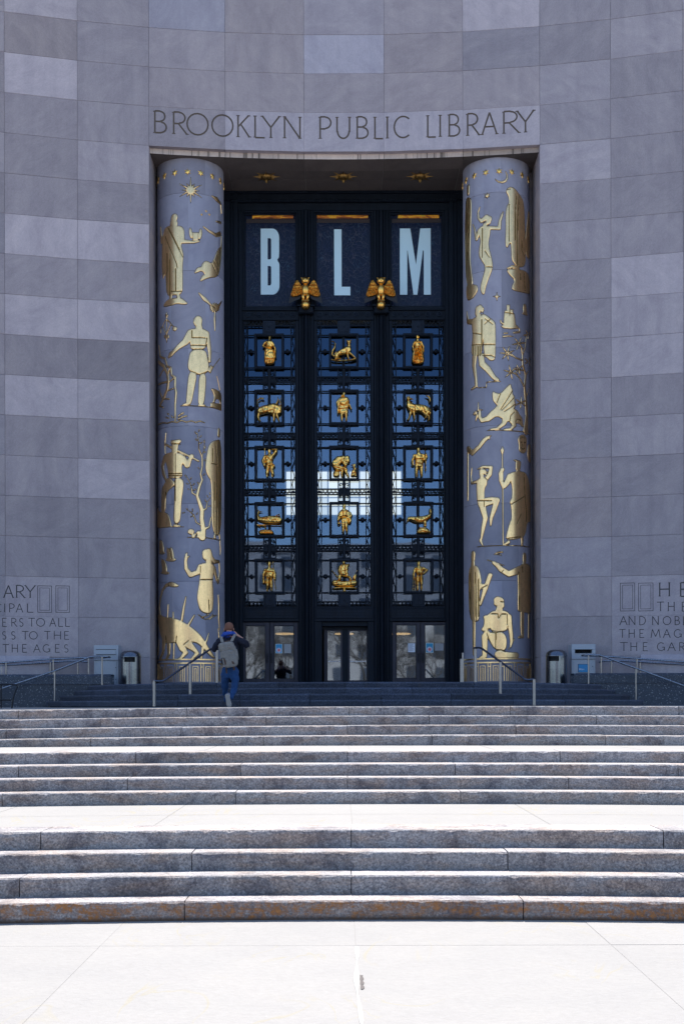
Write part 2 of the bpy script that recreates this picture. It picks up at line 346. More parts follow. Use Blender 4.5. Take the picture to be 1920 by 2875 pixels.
def relief_mesh(name, prims, cell, H, w, mapf, m, flat=.45, wrinkle=.12, inflate=0.0, gdepth=None, gmat=None):
    """prims in metres (u right, v up): ('S'|'P', pts) ('C', chain) ('G', chain) groove.  mapf(u, v, h) -> xyz"""
    allp = []
    for k, p in prims:
        if k == 'G': continue
        for q in p:
            r = q[2] if len(q) > 2 else 0
            allp += [(q[0]-r, q[1]-r), (q[0]+r, q[1]+r)]
    A = np.array(allp); u0, v0 = A.min(0)-2*cell-inflate; u1, v1 = A.max(0)+2*cell+inflate
    nu, nv = int((u1-u0)/cell)+2, int((v1-v0)/cell)+2
    U, V = np.meshgrid(u0+np.arange(nu)*cell, v0+np.arange(nv)*cell, indexing='ij'); P = np.stack([U, V], -1)
    sd = np.full(U.shape, 1e9); hh = np.zeros(U.shape); groove = np.zeros(U.shape)
    def prof(d, ww):
        t = np.clip(-d/ww, 0, 1); return np.sqrt(np.clip(1-(1-t)**2, 0, 1))
    for k, p in prims:
        if k == 'G':
            g = _caps_sdf(P, p); groove = np.maximum(groove, np.clip(1-np.maximum(g, 0)/(cell*1.1), 0, 1)); continue
        d = _caps_sdf(P, p) if k == 'C' else _poly_sdf(P, smooth_poly(p) if k == 'S' else p)
        sd = np.minimum(sd, d)
        ww = w if k != 'C' else min(w, max(max(q[2] for q in p), cell))
        hh = np.maximum(hh, prof(d, ww)*(1-flat+flat*min(1, ww/w)))
    sd = sd-inflate
    gu, gv = np.gradient(sd, cell); gl = np.hypot(gu, gv)+1e-6
    ins = sd < 0
    use = ins[:-1, :-1] | ins[1:, :-1] | ins[:-1, 1:] | ins[1:, 1:]
    cnt = ins[:-1, :-1].astype(int)+ins[1:, :-1]+ins[:-1, 1:]+ins[1:, 1:]
    use &= cnt >= 1
    out = ~ins; mv = np.clip(sd, 0, cell*1.3)
    U2 = np.where(out, U-gu/gl*mv, U); V2 = np.where(out, V-gv/gl*mv, V)
    wr = (np.sin(U*41+np.sin(V*17)*2)*np.sin(V*33+np.sin(U*23)*2))*wrinkle
    h = np.where(out, 0.12*H, H*(.25+.75*hh)*(1+wr)-groove*(H*.5 if gdepth is None else gdepth)*hh)
    idx = -np.ones(U.shape, int); need = np.zeros(U.shape, bool)
    for a in (0, 1):
        for b in (0, 1): need[a:nu-1+a, b:nv-1+b] |= use
    ids = np.argwhere(need); idx[need] = np.arange(len(ids))
    vs_ = []; rim = []
    for i, j in ids: vs_.append(mapf(U2[i, j], V2[i, j], h[i, j]))
    fs = []; edge = {}
    for i, j in np.argwhere(use):
        q = (idx[i, j], idx[i+1, j], idx[i+1, j+1], idx[i, j+1]); fs.append(tuple(int(x) for x in q))
        for a, b in zip(q, q[1:]+q[:1]):
            edge[(int(a), int(b))] = edge.get((int(a), int(b)), 0)+1
    # skirt down to the wall behind
    back = {}
    for (a, b) in list(edge):
        if (b, a) in edge: continue
        for k in (a, b):
            if k not in back:
                i, j = ids[k]; back[k] = len(vs_); vs_.append(mapf(U2[i, j], V2[i, j], -0.01))
        fs.append((a, back[a], back[b], b))
    me = bpy.data.meshes.new(name); me.from_pydata([tuple(float(c) for c in p) for p in vs_], [], fs); me.materials.append(m)
    if gmat is not None:
        me.materials.append(gmat); gv_ = [bool(groove[i, j] > .45) for i, j in ids]; ng = len(gv_)
        for k_, f in enumerate(fs):
            if f[-1] < ng and f[1] < ng and sum(gv_[q] for q in f) >= 2: me.polygons[k_].material_index = 1
    smooth_by_angle(me, 50); me.update(); return me

def star_poly(cx, cy, r, n=6, inner=.42, a0=PI/2):
    return [(cx+(r if i % 2 == 0 else r*inner)*math.cos(a0+PI*i/n), cy+(r if i % 2 == 0 else r*inner)*math.sin(a0+PI*i/n)) for i in range(2*n)]
# ------------------------------------------------------------------ ground and paving
Z0, ZL1, ZL2, ZP, ZT = 0.0, 0.608, 1.139, 1.670, 2.200      # lower plaza, two landings, upper plaza, portal landing
def crown(x): return -0.0009*x*x + 0.0032*x
RS = 27.0
def arc_y(d0, x): return d0 - x*x/(2*RS)
struct(MB().add([(-400,-500,-.012),(400,-500,-.012),(400,60,-.012),(-400,60,-.012)], [(0,1,2,3)]).build('ground', M['paving']))
pav = empty('pavement', (0,5,0)); struct(pav)
struct_j = MB().box(-9.2, 9.2, 1.4, 9.9, -.011, -.0018)
shift(struct_j, (0,5,0)).build('joint_bed', M['joint'], pav)
ys = [1.5, 3.9, 6.30, 8.79, 9.95]
for i in range(len(ys)-1):
    for j in range(-5, 5):
        g = .0035; x0, x1 = 1.80*j+g*.7, 1.80*(j+1)-g*.7; y0, y1 = ys[i]+g, ys[i+1]-g
        dz = random.uniform(-.0012, .0012)
        mb = MB().box(x0, x1, y0, y1, -.03, dz); shift(mb, (0,5,0)).build('paving_slab', M['paving'], pav)
sl = MB(); vs_ = []; random.seed(31)
for i in range(60):
    y = 1.6+i*(8.75-1.6)/59; w = .011+.005*math.sin(i*.9)+random.uniform(-.003,.003); xo = .008*math.sin(i*.35)
    vs_ += [(xo-w, y, .0022), (xo+w, y, .0022)]
sl.add(vs_, [(2*i, 2*i+1, 2*i+3, 2*i+2) for i in range(59)]); shift(sl, (0,5,0)).build('joint_sealant', mat('white_sealant', (.33,.325,.32), .9), pav)
ck = MB(); vs_ = []
for i in range(14):
    y = 7.42+i*.03; w = .004+.012*abs(math.sin(i*.8)); vs_ += [(.018-w*.3, y, .0032), (.022+w, y, .0032)]
ck.add(vs_, [(2*i, 2*i+1, 2*i+3, 2*i+2) for i in range(13)]); shift(ck, (0,5,0)).build('crack', mat('dark_crack', (.10,.085,.08), .9), pav)
random.seed(7)
def landing(name, y0, y1, z, nx, halfw, cr=False, rows=2):
    root = empty(name, (0, (y0+y1)/2, z)); struct(root)
    n = 24
    mb = MB(); vs_ = []; 
    for i in range(n+1):
        x = -halfw+2*halfw*i/n; c = crown(x) if cr else 0
        vs_ += [(x, arc_y(y0, x)-.1, z-.006+c), (x, arc_y(y1, x)+.1, z-.006+c)]
    mb.add(vs_, [(2*i, 2*i+2, 2*i+3, 2*i+1) for i in range(n)]); shift(mb, root.location).build('joint_bed', M['joint'], root)
    w = 2*halfw/nx
    for r in range(rows):
        for j in range(nx):
            xa, xb = -halfw+w*j+.003, -halfw+w*(j+1)-.003
            ya, yb = y0+(y1-y0)*r/rows+.005, y0+(y1-y0)*(r+1)/rows-.005
            q = []
            k = 4
            for i in range(k+1):
                x = xa+(xb-xa)*i/k; c = crown(x) if cr else 0
                q += [(x, arc_y(ya, x), z-.004+c), (x, arc_y(yb, x), z-.004+c)]
            mb = MB().add(q, [(2*i, 2*i+2, 2*i+3, 2*i+1) for i in range(k)])
            shift(mb, root.location).build('paving_slab', M['paving'], root)
    return root
landing('landing', 11.0, 13.9, ZL1, 16, 14.4, rows=2)
landing('landing', 15.1, 17.35, ZL2, 16, 14.4, rows=1)
# the upper plaza between the sunlit steps and the portal stair
n = 28; vs_ = []; 
for i in range(n+1):
    x = -16+32*i/n; c = crown(x)
    vs_ += [(x, arc_y(18.5, x), ZP-.006+c), (x, 24, ZP-.006+c*.5), (x, 37, ZP-.006)]
struct(MB().add(vs_, [(3*i+k, 3*i+3+k, 3*i+4+k, 3*i+1+k) for i in range(n) for k in (0, 1)]).build('upper_plaza', M['paving']))

# ------------------------------------------------------------------ stairs
def step_block(root, path, z0, z1, depth, m, zoff=None, chip=.012, name='step_block', bev=.012, nose=0.0):
    """path: front line points (x, y, nx, ny) with n pointing INTO the stair"""
    vs_ = []; fs = []; k = len(path); L = root.location
    ph = random.uniform(0, 100)
    for i, (x, y, nx, ny) in enumerate(path):
        zo = zoff(x) if zoff else 0
        a = abs(math.sin(ph+x*5.1)*math.sin(ph*2+x*13.7))
        c = chip*(max(0, a-.55)*2.2+random.random()**4*.9+max(0, math.sin(ph*3+x*2.3)*math.sin(ph+x*31))**2*.8)
        e = bev+c*.6
        for (o, z) in ((nose, z0), (random.uniform(-.002,.002), z1-e*1.5-c), (e*.35, z1-e*.55-c*.5), (e+c*.5, z1), (depth, z1), (depth, z0)):
            vs_.append((x+nx*o-L[0], y+ny*o-L[1], z+zo-L[2]))
    for i in range(k-1):
        for j in range(5): fs.append((i*6+j, (i+1)*6+j, (i+1)*6+j+1, i*6+j+1))
    fs += [tuple(range(5, -1, -1)), tuple((k-1)*6+j for j in range(6))]
    me = bpy.data.meshes.new(name); me.from_pydata(vs_, [], fs); me.materials.append(m); me.update()
    return link(name, me, root)
def flight(name, label, risers, r, z_base, joints, mats, cr=False, half=14.4, treads=None):
    root = empty(name, (0, risers[0], z_base)); tag(root, label, 'steps')
    zf = crown if cr else None
    for i, d0 in enumerate(risers):
        z0, z1 = z_base+i*r, z_base+(i+1)*r
        dn = (risers[i+1]-d0 if i+1 < len(risers) else .45)+.03
        jx = joints[i]
        w = np.mean(np.diff(jx)); jx = list(jx)
        while jx[0] > -half: jx.insert(0, jx[0]-w)
        while jx[-1] < half: jx.append(jx[-1]+w)
        for a, b in zip(jx[:-1], jx[1:]):
            a, b = max(a, -half)+.004, min(b, half)-.004
            if b-a < .1: continue
            n = max(6, int((b-a)/.05)); dy = random.uniform(-.003, .003); dz = random.uniform(-.002, .002)
            path = []
            for q in range(n+1):
                x = a+(b-a)*q/n
                path.append((x, arc_y(d0, x)+dy, 0, 1))
            step_block(root, path, z0-.004, z1+dz, dn, mats[i], zf)
        # recessed core behind the joints
        vs_ = []
        for q in range(33):
            x = -half+2*half*q/32; c = crown(x) if cr else 0
            vs_ += [(x, arc_y(d0, x)+.03, z0-.1+c), (x, arc_y(d0, x)+.03, z1-.02+c), (x, arc_y(d0, x)+dn, z1-.02+c)]
        mb = MB().add(vs_, [f for q in range(32) for f in ((q*3, q*3+3, q*3+4, q*3+1), (q*3+1, q*3+4, q*3+5, q*3+2))])
        shift(mb, root.location).build('stair_core', M['dark_step'], root)
    return root
def jx(pxs, d): return [unproj(p, CY, d)[0] for p in pxs]
flight('stone_steps', 'lowest flight of four grey granite steps with orange rust stains on its bottom riser', [9.84, 10.18, 10.52, 10.87], .152, Z0,
       [jx([-390,518,1466], 9.84), jx([67,985,1909], 10.2), jx([-350,538,1424], 10.5), jx([126,985,1848], 10.9)],
       [M['step_rust'], M['step'], M['step'], M['step']])
flight('stone_steps', 'middle flight of four grey granite steps above the wide white landing', [13.76, 14.13, 14.51, 14.95], .13275, ZL1,
       [jx([26,662,1291], 13.8), jx([361,975,1592], 14.1), jx([67,675,1277,1887], 14.5), jx([386,975,1565], 15)],
       [M['step']]*4)
flight('stone_steps', 'topmost sunlit flight of four grey granite steps below the shaded plaza', [17.2, 17.56, 17.92, 18.28], .13275, ZL2,
       [jx([263,740,1212,1690], 17.2), jx([41,512,975,1444], 17.6), jx([289,747,1205,1665], 17.9), jx([73,528,980,1429,1883], 18.3)],
       [M['step']]*4, cr=True)
# half-round dark stair in front of the portal
SC = (0, 34.2); RT = 6.9
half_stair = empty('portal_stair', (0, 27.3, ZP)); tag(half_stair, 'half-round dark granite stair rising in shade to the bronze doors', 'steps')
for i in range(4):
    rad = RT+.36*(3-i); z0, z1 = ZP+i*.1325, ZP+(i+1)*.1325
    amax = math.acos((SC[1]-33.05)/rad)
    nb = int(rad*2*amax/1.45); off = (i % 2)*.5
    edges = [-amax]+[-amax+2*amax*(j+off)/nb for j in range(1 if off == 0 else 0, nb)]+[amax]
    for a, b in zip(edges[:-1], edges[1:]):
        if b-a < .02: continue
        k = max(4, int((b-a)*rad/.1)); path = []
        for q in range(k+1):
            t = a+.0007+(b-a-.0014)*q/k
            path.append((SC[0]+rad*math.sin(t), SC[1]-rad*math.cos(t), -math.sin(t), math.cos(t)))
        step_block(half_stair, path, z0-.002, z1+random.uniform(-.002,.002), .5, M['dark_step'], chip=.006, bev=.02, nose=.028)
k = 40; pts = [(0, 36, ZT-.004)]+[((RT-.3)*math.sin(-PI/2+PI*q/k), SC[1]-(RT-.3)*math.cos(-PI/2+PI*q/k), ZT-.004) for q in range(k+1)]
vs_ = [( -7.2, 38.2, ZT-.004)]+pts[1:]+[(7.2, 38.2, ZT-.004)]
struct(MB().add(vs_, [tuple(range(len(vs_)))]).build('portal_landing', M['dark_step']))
for s in (-1, 1):   # landing beside the portal behind the ramp walls
    struct(MB().add([(s*6.0,33.3,ZT-.008),(s*16,33.3,ZT-.008),(s*16,36,ZT-.008),(s*6.0,36,ZT-.008)][::s], [(0,1,2,3)]).build('ramp', M['dark_step']))

# ------------------------------------------------------------------ facade
RW = 35.2
def wall_theta(px, py=300):
    d = RW
    for _ in range(20):
        x = unproj(px, py, d)[0]; d = math.sqrt(RW*RW-x*x)
    return math.asin(x/RW)
JT = [wall_theta(p) for p in (12,217,418,632,853,1078,1299,1515,1714,1917)]
st = R_(3.22)
JT = [JT[0]-st*k for k in (5,4,3,2,1)]+JT+[JT[-1]+st*k for k in (1,2,3,4,5)]
IP0, IP1 = 7, 12          # joints bounding the portal
XL, XR = RW*math.sin(JT[IP0]), RW*math.sin(JT[IP1])
ZLT = 17.33; CH = 1.10
facade = empty('library_facade', (0, 35.2, ZT)); tag(facade, 'tall concave limestone library front of large square-cut blocks around the portal', 'building')
tones = {}
def T(col, row, tone, hue=.45): tones[(col, row)] = (tone, hue)
for r, v in {3:.5,2:-.25,1:.75,0:0,-1:-.1,-2:-.05,-3:.65,-4:.05,-5:.6,-6:-.25,-7:.5,-8:-.1,-9:.0,-10:-.15,-11:-.1,-12:.35,-13:.3}.items(): T(5, r, v, .15 if r == 2 else .4)
for r, v in {3:-.1,2:0,1:-.05,0:-.05,-1:.15,-2:-.1,-3:.6,-4:-.05,-5:.5,-6:-.4,-7:.35,-8:-.15,-9:.5,-10:-.1,-11:-.15,-12:.0,-13:.0}.items(): T(6, r, v)
for c, v, h in ((7,-.1,.45),(8,.4,.6),(9,.45,.6),(10,.5,.6),(11,.45,.6)): T(c, 0, v, h)
for c, v, h in ((7,0,.3),(8,-.05,.3),(9,.05,.4),(10,.1,.3),(11,.0,.4)): T(c, 1, v, h)
for c, v, h in ((7,.1,.4),(8,-.05,.3),(9,.45,.95),(10,0,.3),(11,-.15,.7)): T(c, 2, v, h)
for c, v, h in ((7,.15,1.0),(8,-.1,.3),(9,.2,.6),(10,.0,.4),(11,.55,.5)): T(c, 3, v, h)
for r, v in {3:-.1,2:-.2,1:0,0:-.15,-1:.35,-2:-.1,-3:0,-4:-.1,-5:-.05,-6:-.15,-7:.05,-8:-.1}.items(): T(12, r, v, .6)
for r, v in {3:-.1,2:.05,1:-.2,0:-.15,-1:-.15,-2:-.1,-3:.0,-4:.5,-5:.3,-6:.45,-7:-.1,-8:.1,-9:-.1,-10:-.1,-11:-.05,-12:.3,-13:.3}.items(): T(13, r, v, .55)

# --- carved lettering
def arcp(cx, cy, rx, ry, a0, a1, w, n=14):
    o = []; i_ = []
    for k in range(n+1):
        a = R_(a0+(a1-a0)*k/n); c, s = math.cos(a), math.sin(a)
        o.append((cx+rx*c, cy+ry*s)); i_.append((cx+(rx-w)*c, cy+(ry-w)*s))
    return [(o[k], o[k+1], i_[k+1], i_[k]) for k in range(n)]
GL = {
 'A': [((0,0),(.5,1)),((.5,1),(1,0)),((.2,.36),(.8,.36))], 'B': [((.1,0),(.1,1)),((.1,1),(.5,1)),((.1,.53),(.55,.53)),((.1,.02),(.55,.02)),('a',.5,.765,.38,.25,90,-90),('a',.53,.27,.45,.27,90,-90)],
 'C': [('a',.55,.5,.53,.52,48,312)], 'D': [((.1,0),(.1,1)),((.1,1),(.4,1)),((.1,.0),(.4,.0)),('a',.38,.5,.6,.52,90,-90)],
 'E': [((.12,0),(.12,1)),((.12,1),(.95,1)),((.12,.52),(.8,.52)),((.12,0),(1,0))], 'G': [('a',.52,.5,.52,.52,48,330),((.95,.42),(.95,.04)),((.68,.43),(1.02,.43))],
 'H': [((.08,0),(.08,1)),((.92,0),(.92,1)),((.08,.52),(.92,.52))], 'I': [((.5,0),(.5,1))],
 'K': [((.1,0),(.1,1)),((.95,1),(.12,.48)),((.3,.6),(1,0))], 'L': [((.12,0),(.12,1)),((.12,0),(1,0))],
 'M': [((.05,0),(.18,1)),((.18,1),(.5,.12)),((.5,.12),(.82,1)),((.82,1),(.95,0))], 'N': [((.08,0),(.08,1)),((.08,1),(.92,0)),((.92,0),(.92,1))],
 'O': [('a',.5,.5,.52,.52,0,360)], 'P': [((.1,0),(.1,1)),((.1,1),(.5,1)),((.1,.45),(.5,.45)),('a',.5,.73,.48,.29,90,-90)],
 'R': [((.1,0),(.1,1)),((.1,1),(.5,1)),((.1,.48),(.5,.48)),('a',.48,.745,.44,.275,90,-90),((.42,.48),(1,0))],
 'S': [('a',.5,.745,.42,.27,35,270),('a',.5,.25,.46,.28,90,-145)], 'T': [((.5,0),(.5,1)),((0,1),(1,1))],
 'U': [((.08,.3),(.08,1)),((.92,.3),(.92,1)),('a',.5,.36,.45,.38,180,360)], 'Y': [((.5,0),(.5,.48)),((.5,.48),(0,1)),((.5,.48),(1,1))]}
def letter(ch, s0, s1, z0, z1, wf=.075):
    h = z1-z0; w = h*wf; sw = s1-s0; polys = []
    for g in GL[ch]:
        if g[0] == 'a':
            _, cx, cy, rx, ry, a0, a1 = g
            n = 20 if abs(a1-a0) > 200 else 12
            polys += arcp(s0+cx*sw, z0+cy*h, rx*sw, ry*h, a0, a1, w, n); continue
        (ax, ay), (bx, by) = g; a = (s0+ax*sw, z0+ay*h); b = (s0+bx*sw, z0+by*h)
        dx, dy = b[0]-a[0], b[1]-a[1]; L = math.hypot(dx, dy); nx, ny = -dy/L*w/2, dx/L*w/2
        polys.append(((a[0]+nx, a[1]+ny), (b[0]+nx, b[1]+ny), (b[0]-nx, b[1]-ny), (a[0]-nx, a[1]-ny)))
        if abs(dy) > .3*h:      # small serifs
            for (x, y, fy) in ((a[0], a[1], ay), (b[0], b[1], by)):
                if fy in (0, 1) and not (ch in 'AMN' and 0 < abs((x-s0)/sw-.5) < .33 and fy == 1 and ch != 'N') and not (ch == 'A' and fy == 1):
                    e = h*.075; t = h*.022; yy = y-t if fy == 1 else y+t
                    polys.append(((x-e, yy-t), (x+e, yy-t), (x+e, yy+t), (x-e, yy+t)))
    return polys
STROKES = []      # (polys, material index) in (s, z)
def s_of(px, py): return RW*wall_theta(px, py)
D2S = 1920/1568
def zc(py, s):
    d = RW*math.cos(s/RW); return 1.70+(CY-py)/FPX*d + math.sin(ROLL)*0
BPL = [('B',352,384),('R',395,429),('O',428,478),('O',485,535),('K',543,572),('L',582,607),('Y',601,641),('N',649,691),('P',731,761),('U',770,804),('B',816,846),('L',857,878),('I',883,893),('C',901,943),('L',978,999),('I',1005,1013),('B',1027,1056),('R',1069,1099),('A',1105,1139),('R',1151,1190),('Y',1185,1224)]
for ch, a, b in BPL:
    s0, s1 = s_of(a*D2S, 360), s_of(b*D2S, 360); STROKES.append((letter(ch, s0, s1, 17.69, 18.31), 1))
def line(txt, ya, yb, region):
    ox, oy, k = region
    for ch, a, b in txt:
        pa, pb = ox+a*k, ox+b*k; y0, y1 = oy+ya*k, oy+yb*k
        s0, s1 = s_of(pa, (y0+y1)/2), s_of(pb, (y0+y1)/2); s = s0
        rl = math.sin(ROLL)*(pa-CX)   # picture roll
        STROKES.append((letter(ch, s0, s1, zc(y1+rl*1.0, s), zc(y0+rl*1.0, s), .085), 2))
def rects(spans, ya, yb, region):
    ox, oy, k = region
    for a, b in spans:
        pa, pb = ox+a*k, ox+b*k; s0, s1 = s_of(pa, 1680), s_of(pb, 1680); rl = math.sin(ROLL)*(pa-CX); z1, z0 = zc(oy+ya*k+rl, s0), zc(oy+yb*k+rl, s0)
        for e, w in ((0, .014), (.058, .011)):
            x0, x1, y0, y1 = s0+e, s1-e, z0+e, z1-e
            STROKES.append(([((x0,y0),(x1,y0),(x1,y0+w),(x0,y0+w)), ((x0,y1-w),(x1,y1-w),(x1,y1),(x0,y1)), ((x0,y0),(x0+w,y0),(x0+w,y1),(x0,y1)), ((x1-w,y0),(x1,y0),(x1,y1),(x1-w,y1))], 2))
ZA = (0, 1550, 660/1568); ZB = (1260, 1550, 660/1568)
line([('A',25,88),('R',105,165),('Y',168,235)], 222, 305, ZA)
line([('C',-32,14),('I',24,38),('P',60,98),('A',108,152),('L',178,222)], 345, 402, ZA)
line([('E',14,45),('R',75,112),('S',127,157),('T',190,233),('O',242,299),('A',332,372),('L',388,420),('L',434,466)], 442, 497, ZA)
line([('S',13,43),('S',73,104),('T',147,190),('O',195,250),('T',295,337),('H',358,408),('E',427,461)], 530, 583, ZA)
line([('T',18,60),('H',78,120),('E',147,179),('A',224,268),('G',285,335),('E',366,398),('S',426,458)], 617, 670, ZA)
rects([(250,346),(371,465)], 224, 404, ZA)
line([('H',1400,1476),('E',1540,1590)], 205, 297, ZB)
line([('T',1388,1435),('H',1460,1506),('E',1552,1590)], 335, 395, ZB)
line([('A',1140,1188),('N',1198,1244),('D',1268,1314),('N',1355,1400),('O',1427,1482),('B',1505,1542),('L',1560,1592)], 430, 487, ZB)
line([('T',1137,1178),('H',1198,1240),('E',1270,1302),('M',1345,1412),('A',1430,1476),('G',1500,1552)], 517, 572, ZB)
line([('T',1142,1192),('H',1210,1256),('E',1292,1326),('G',1388,1440),('A',1460,1510),('R',1535,1575)], 605, 660, ZB)
rects([(1142,1241),(1263,1363)], 207, 396, ZB)

def inpoly(p, q):
    c = False; n = len(q); x, y = p
    for i in range(n):
        a, b = q[i], q[(i+1) % n]
        if (a[1] > y) != (b[1] > y) and x < a[0]+(y-a[1])/(b[1]-a[1])*(b[0]-a[0]): c = not c
    return c
def carved_block(w, h, polys, depth=.3, carve=.018, bev=.004):
    """polys: (poly, matindex) in block coordinates, x in -w/2..w/2, z in 0..h"""
    rect = [(-w/2, 0), (w/2, 0), (w/2, h), (-w/2, h)]
    vin = [Vector(p) for p in rect]; fin = [[0, 1, 2, 3]]
    for q, mi in polys:
        o = len(vin); vin += [Vector(p) for p in q]; fin.append(list(range(o, o+len(q))))
    res = delaunay_2d_cdt(vin, [], fin, 0, 1e-5)
    V_, F_ = res[0], res[2]
    bb = [(min(p[0] for p in q), max(p[0] for p in q), min(p[1] for p in q), max(p[1] for p in q), q, mi) for q, mi in polys]
    vs_ = []; fs = []; ms = []; top = {}; bot = {}; edges = {}
    def vid(d, i, y):
        if i not in d: d[i] = len(vs_); vs_.append((V_[i][0], y, V_[i][1]))
        return d[i]
    for f in F_:
        cx = sum(V_[i][0] for i in f)/len(f); cz = sum(V_[i][1] for i in f)/len(f)
        if not (-w/2 < cx < w/2 and 0 < cz < h): continue
        mi = 0
        for a, b, c, d, q, k in bb:
            if a <= cx <= b and c <= cz <= d and inpoly((cx, cz), q): mi = k; break
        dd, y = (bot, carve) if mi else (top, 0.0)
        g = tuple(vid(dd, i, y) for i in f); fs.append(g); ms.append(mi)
        for a, b in zip(f, list(f[1:])+[f[0]]): edges[(a, b)] = mi
    for (a, b), mi in list(edges.items()):
        if mi == 0 and edges.get((b, a), 0) > 0:
            fs.append((top[b], top[a], bot[a], bot[b])); ms.append(edges[(b, a)])
    mb = MB(); mb.v = vs_; mb.f = fs; mb.m = ms
    o = len(mb.v); mb.v += [(-w/2,0,0),(w/2,0,0),(w/2,0,h),(-w/2,0,h),(-w/2,depth,0),(w/2,depth,0),(w/2,depth,h),(-w/2,depth,h)]
    for q in ((0,4,5,1),(1,5,6,2),(2,6,7,3),(3,7,4,0),(4,7,6,5)): mb.f.append(tuple(o+i for i in q)); mb.m.append(0)
    me = mb.mesh('stone_block', [M['stone'], M['inlay'], M['letter_grey']]); return me
block_cache = {}
FL = facade.location
def put_block(ca, cb, z0, z1, col, row, proud=0.0):
    gap = .0022
    th = (ca+cb)/2; w = 2*RW*math.sin((cb-ca)/2)-2*gap; h = z1-z0-2*gap
    sm = RW*th; polys = []
    for ps, mi in STROKES:
        for q in ps:
            if max(p[0] for p in q) > sm-w/2 and min(p[0] for p in q) < sm+w/2 and max(p[1] for p in q) > z0 and min(p[1] for p in q) < z1:
                polys.append(([(p[0]-sm, p[1]-z0-gap) for p in q], mi))
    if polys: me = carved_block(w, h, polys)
    else:
        key = (round(w, 3), round(h, 3))
        if key not in block_cache: block_cache[key] = MB().box(-w/2, w/2, 0, .3, 0, h, bev=.006).mesh('stone_block', M['stone'])
        me = block_cache[key]
    o = link('stone_block', me, facade)
    rr = RW*math.cos((cb-ca)/2)+random.uniform(-.0015, .002)-proud
    o.location = (rr*math.sin(th)-FL[0], rr*math.cos(th)-FL[1], z0+gap-FL[2]); o.rotation_euler = (random.uniform(-.0006,.0006), 0, -th+random.uniform(-.0008,.0008))
    t, hu = tones.get((col, row), (random.uniform(-.2, .15), random.uniform(.3, .65)))
    o['tone'] = float(t); o['hue'] = float(hu); return o
for c in range(len(JT)-1):
    inside = IP0 <= c < IP1
    for row in range(0 if inside else -15, 6):
        z0 = ZLT+CH*row; z1 = z0+CH
        if row == -15: z0 = 1.3
        put_block(JT[c], JT[c+1], z0, z1, c, row)
# mortar backing behind the joints (with the portal left open)
def arcwall(t0, t1, z0, z1, r, n, mat_, name, parent=None):
    vs_ = []
    for i in range(n+1):
        t = t0+(t1-t0)*i/n; vs_ += [(r*math.sin(t), r*math.cos(t), z0), (r*math.sin(t), r*math.cos(t), z1)]
    mb = MB().add(vs_, [(2*i, 2*i+2, 2*i+3, 2*i+1) for i in range(n)])
    if parent: shift(mb, parent.location)
    return mb.build(name, mat_, parent)
ZTOP = ZLT+CH*6
arcwall(JT[0], JT[IP0]-.001, 1.3, ZTOP, RW+.040, 30, M['mortar'], 'mortar_bed', facade)
arcwall(JT[IP1]+.001, JT[-1], 1.3, ZTOP, RW+.040, 30, M['mortar'], 'mortar_bed', facade)
arcwall(JT[IP0], JT[IP1], ZLT+.02, ZTOP, RW+.040, 30, M['mortar'], 'mortar_bed', facade)
# protruding base course beside the ramps
for s, cols in ((-1, range(0, IP0-1)), (1, range(IP1+1, len(JT)-1))):
    for c in cols:
        a, b = JT[c], JT[c+1]
        if s < 0 and c == IP0-2: b -= .022
        if s > 0 and c == IP1+1: a += .022
        th = (a+b)/2; w = 2*RW*math.sin((b-a)/2)-.01; p = .20
        mb = MB().add([(-w/2,-p,0),(w/2,-p,0),(w/2,-p,1.36),(-w/2,-p,1.36),(-w/2,-p+.12,1.5),(w/2,-p+.12,1.5),(w/2,0.02,1.5),(-w/2,0.02,1.5),(-w/2,0.02,0),(w/2,0.02,0)],
                      [(0,1,2,3),(3,2,5,4),(4,5,6,7),(1,9,6,5,2),(0,3,4,7,8),(8,7,6,9)])
        o = mb.build('base_block', M['stone'], facade); rr = RW*math.cos((b-a)/2)
        o.location = (rr*math.sin(th)-FL[0], rr*math.cos(th)-FL[1], 1.55-FL[2]); o.rotation_euler = (0, 0, -th); o['tone'] = .25; o['hue'] = .7
# portal reveals, piers, fascia, ceiling
ZC = 17.19
for s, X in ((-1, XL), (1, XR)):
    yf = math.sqrt(RW*RW-X*X)
    for k in range(15):
        z0, z1 = ZLT-CH*(k+1), ZLT-CH*k
        if k == 14: z0 = 1.6
        mb = MB().box(X, X+s*.5, yf+.31, 36.3, z0+.004, z1-.004); shift(mb, FL); o = mb.build('reveal_block', M['stone'], facade); o['tone'] = random.uniform(-.15, .1); o['hue'] = .5
        mb = MB().box(X-s*.40, X+s*.5, 36.305, 38.3, z0+.004, z1-.004); shift(mb, FL); o = mb.build('pier_block', M['stone'], facade); o['tone'] = -.1; o['hue'] = .5
        mb = MB().box(s*3.66, s*5.04, 36.95, 38.3, z0+.004, z1-.004); shift(mb, FL); o = mb.build('pier_block', M['stone'], facade); o['tone'] = -.1; o['hue'] = .4
    # the thin edge of the facing stones
    mb = MB().box(X, X+s*.06, yf+.004, yf+.312, 1.6, ZLT-.01); shift(mb, FL); o = mb.build('facing_edge', M['stone'], facade); o['tone'] = 0.0; o['hue'] = .5
